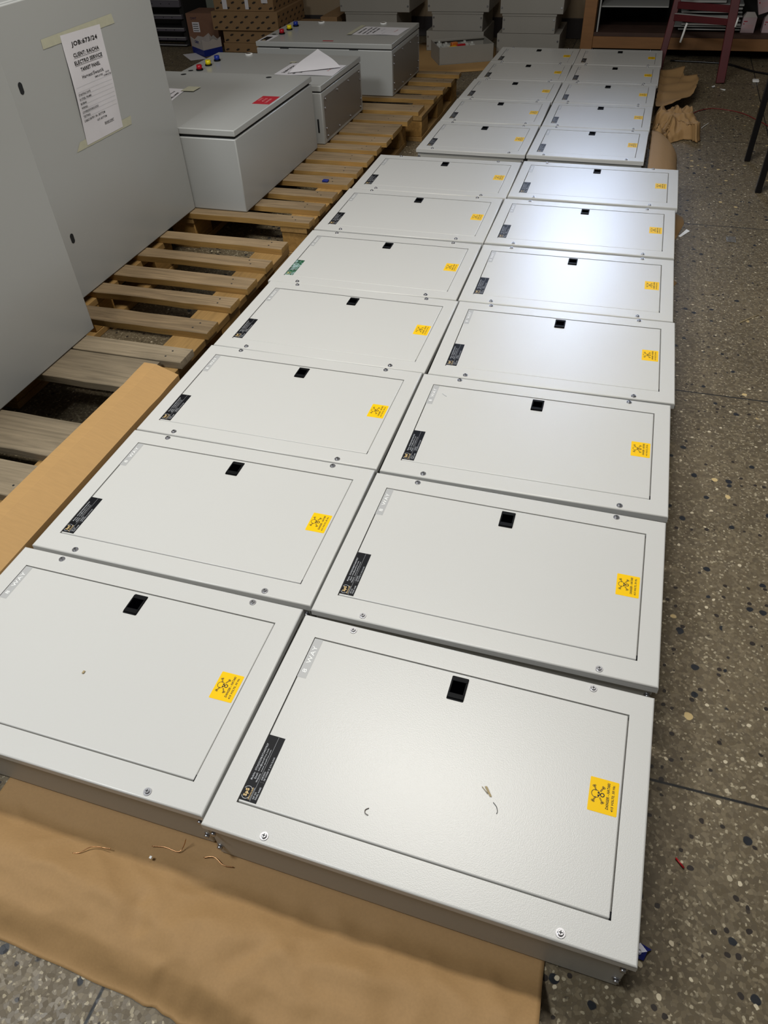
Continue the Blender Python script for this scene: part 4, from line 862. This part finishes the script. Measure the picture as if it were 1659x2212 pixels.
def bw(b):
    b.poly([(0.205, 0.409, 0.002), (0.222, 0.418, 0.005), (0.239, 0.414, 0.002), (0.232, 0.408, 0.007), (0.228, 0.396, 0.002), (0.205, 0.397, 0.004)], 'bluewrap'); b.text('HO', (0.212, 0.400, 0.0066), (1, 0.1, 0), (0, 1, 0), 0.012, 0.008, 'silver')
litter('wrapper_scrap', 'crumpled blue wrapper scrap beside the nearest right board', 'wrapper', bw)
def strip(b, P, z, m): b.prism(P, 0.0008, z, m)
litter('paper_strip', 'white paper strip on floor beside the sixth right board', 'paper strip', lambda b: strip(b, [(0.271, 3.091), (0.241, 3.016), (0.249, 3.010), (0.284, 3.075)], 0.0016, 'white'))
litter('plastic_scrap', 'clear plastic scrap on floor near the right edge', 'plastic scrap', lambda b: b.box((0.418, 3.0, 0.0008), (0.452, 3.045, 0.006), 'clear', 0.002, 2))
litter('straw_stick', 'thin pale stick on the floor at right edge', 'stick', lambda b: b.cyl((0.441, 2.367, 0.0016), (0.501, 2.431, 0.0016), 0.0013, 'straw', 6))
litter('paper_chip', 'white paper chip at the ladder foot, left', 'paper chip', lambda b: strip(b, [(0.400, 5.262), (0.418, 5.285), (0.420, 5.262), (0.408, 5.245)], 0.003, 'white'))
litter('paper_chip', 'white paper chip in front of the ladder foot', 'paper chip', lambda b: strip(b, [(0.448, 5.215), (0.478, 5.205), (0.474, 5.185), (0.46, 5.195)], 0.003, 'white'))
litter('paper_chip', 'larger folded white paper chip right of the ladder', 'paper chip', lambda b: b.box((0.635, 5.385, 0.0008), (0.672, 5.43, 0.012), 'white', 0.003, 1))
litter('white_wire', 'short white wire beside the crumpled kraft paper', 'wire scrap', lambda b: b.tube(smooth([(0.337, 4.425, 0.003), (0.35, 4.46, 0.004), (0.374, 4.52, 0.003)]), 0.0016, 'white', 6))
litter('white_fleck', 'tiny white paper fleck on the kraft paper', 'paper chip', lambda b: b.box((-0.550, 0.316, 0.012), (-0.546, 0.320, 0.0155), 'white'))
litter('red_cable', 'thin red cable curving across the floor at right', 'cable', lambda b: b.tube(smooth([(0.26, 4.60, 0.004), (0.31, 4.715, 0.003), (0.36, 4.775, 0.003), (0.424, 4.794, 0.003), (0.542, 4.732, 0.003), (0.628, 4.593, 0.003), (0.70, 4.45, 0.003), (0.85, 4.25, 0.003)]), 0.0022, 'redcable', 6))
litter('black_cable', 'black cable on floor in front of the timber shelf', 'cable', lambda b: b.tube(smooth([(0.15, 5.86, 0.006), (0.432, 5.83, 0.006), (0.53, 5.78, 0.006), (0.635, 5.65, 0.006), (0.736, 5.582, 0.006), (0.95, 5.50, 0.006)]), 0.006, 'blackmetal', 8))
zt = 0.0045+H
def straw1(b):
    b.poly([(-0.0432, 0.5345, zt+0.0010), (-0.0395, 0.5352, zt+0.0018), (-0.0290, 0.5210, zt+0.0008), (-0.0322, 0.5205, zt+0.0006)], 'straw'); b.cyl((-0.047, 0.533, zt+0.001), (-0.036, 0.524, zt+0.001), 0.0005, 'straw', 5)
litter('straw_scrap', 'bent straw scrap on the nearest right board', 'straw', straw1)
litter('hair_scrap', 'thin curled fibre beside the straw on nearest right board', 'fibre', lambda b: b.tube(smooth([(-0.0255, 0.513, zt+0.0006), (-0.019, 0.507, zt+0.0008), (-0.0165, 0.500, zt+0.0006), (-0.0175, 0.497, zt+0.0005)]), 0.0004, 'ink', 5))
litter('hair_scrap', 'tiny grey curl left of centre on nearest right board', 'fibre', lambda b: b.tube(smooth([(-0.208, 0.451, zt+0.0006), (-0.2125, 0.447, zt+0.0006), (-0.2115, 0.442, zt+0.0006), (-0.206, 0.440, zt+0.0006)]), 0.0007, 'cabdark', 5))
litter('dirt_crumb', 'dark crumb on the door of the nearest left board', 'crumb', lambda b: b.box((-0.791, 0.543, zt), (-0.787, 0.549, zt+0.002), 'straw', 0.0005, 1))
litter('wire_scrap', 'faint thin wire on the third right board', 'wire scrap', lambda b: b.tube([(-0.364, 1.568, zt+0.0008), (-0.357, 1.562, zt+0.001), (-0.350, 1.558, zt+0.0008)], 0.0005, 'silver', 5))
litter('blue_scrap', 'small blue and white scrap on a middle pallet slat', 'scrap', lambda b: b.box((-1.215, 2.925, 0.1445), (-1.190, 2.945, 0.151), 'chntblue', 0.001, 1))
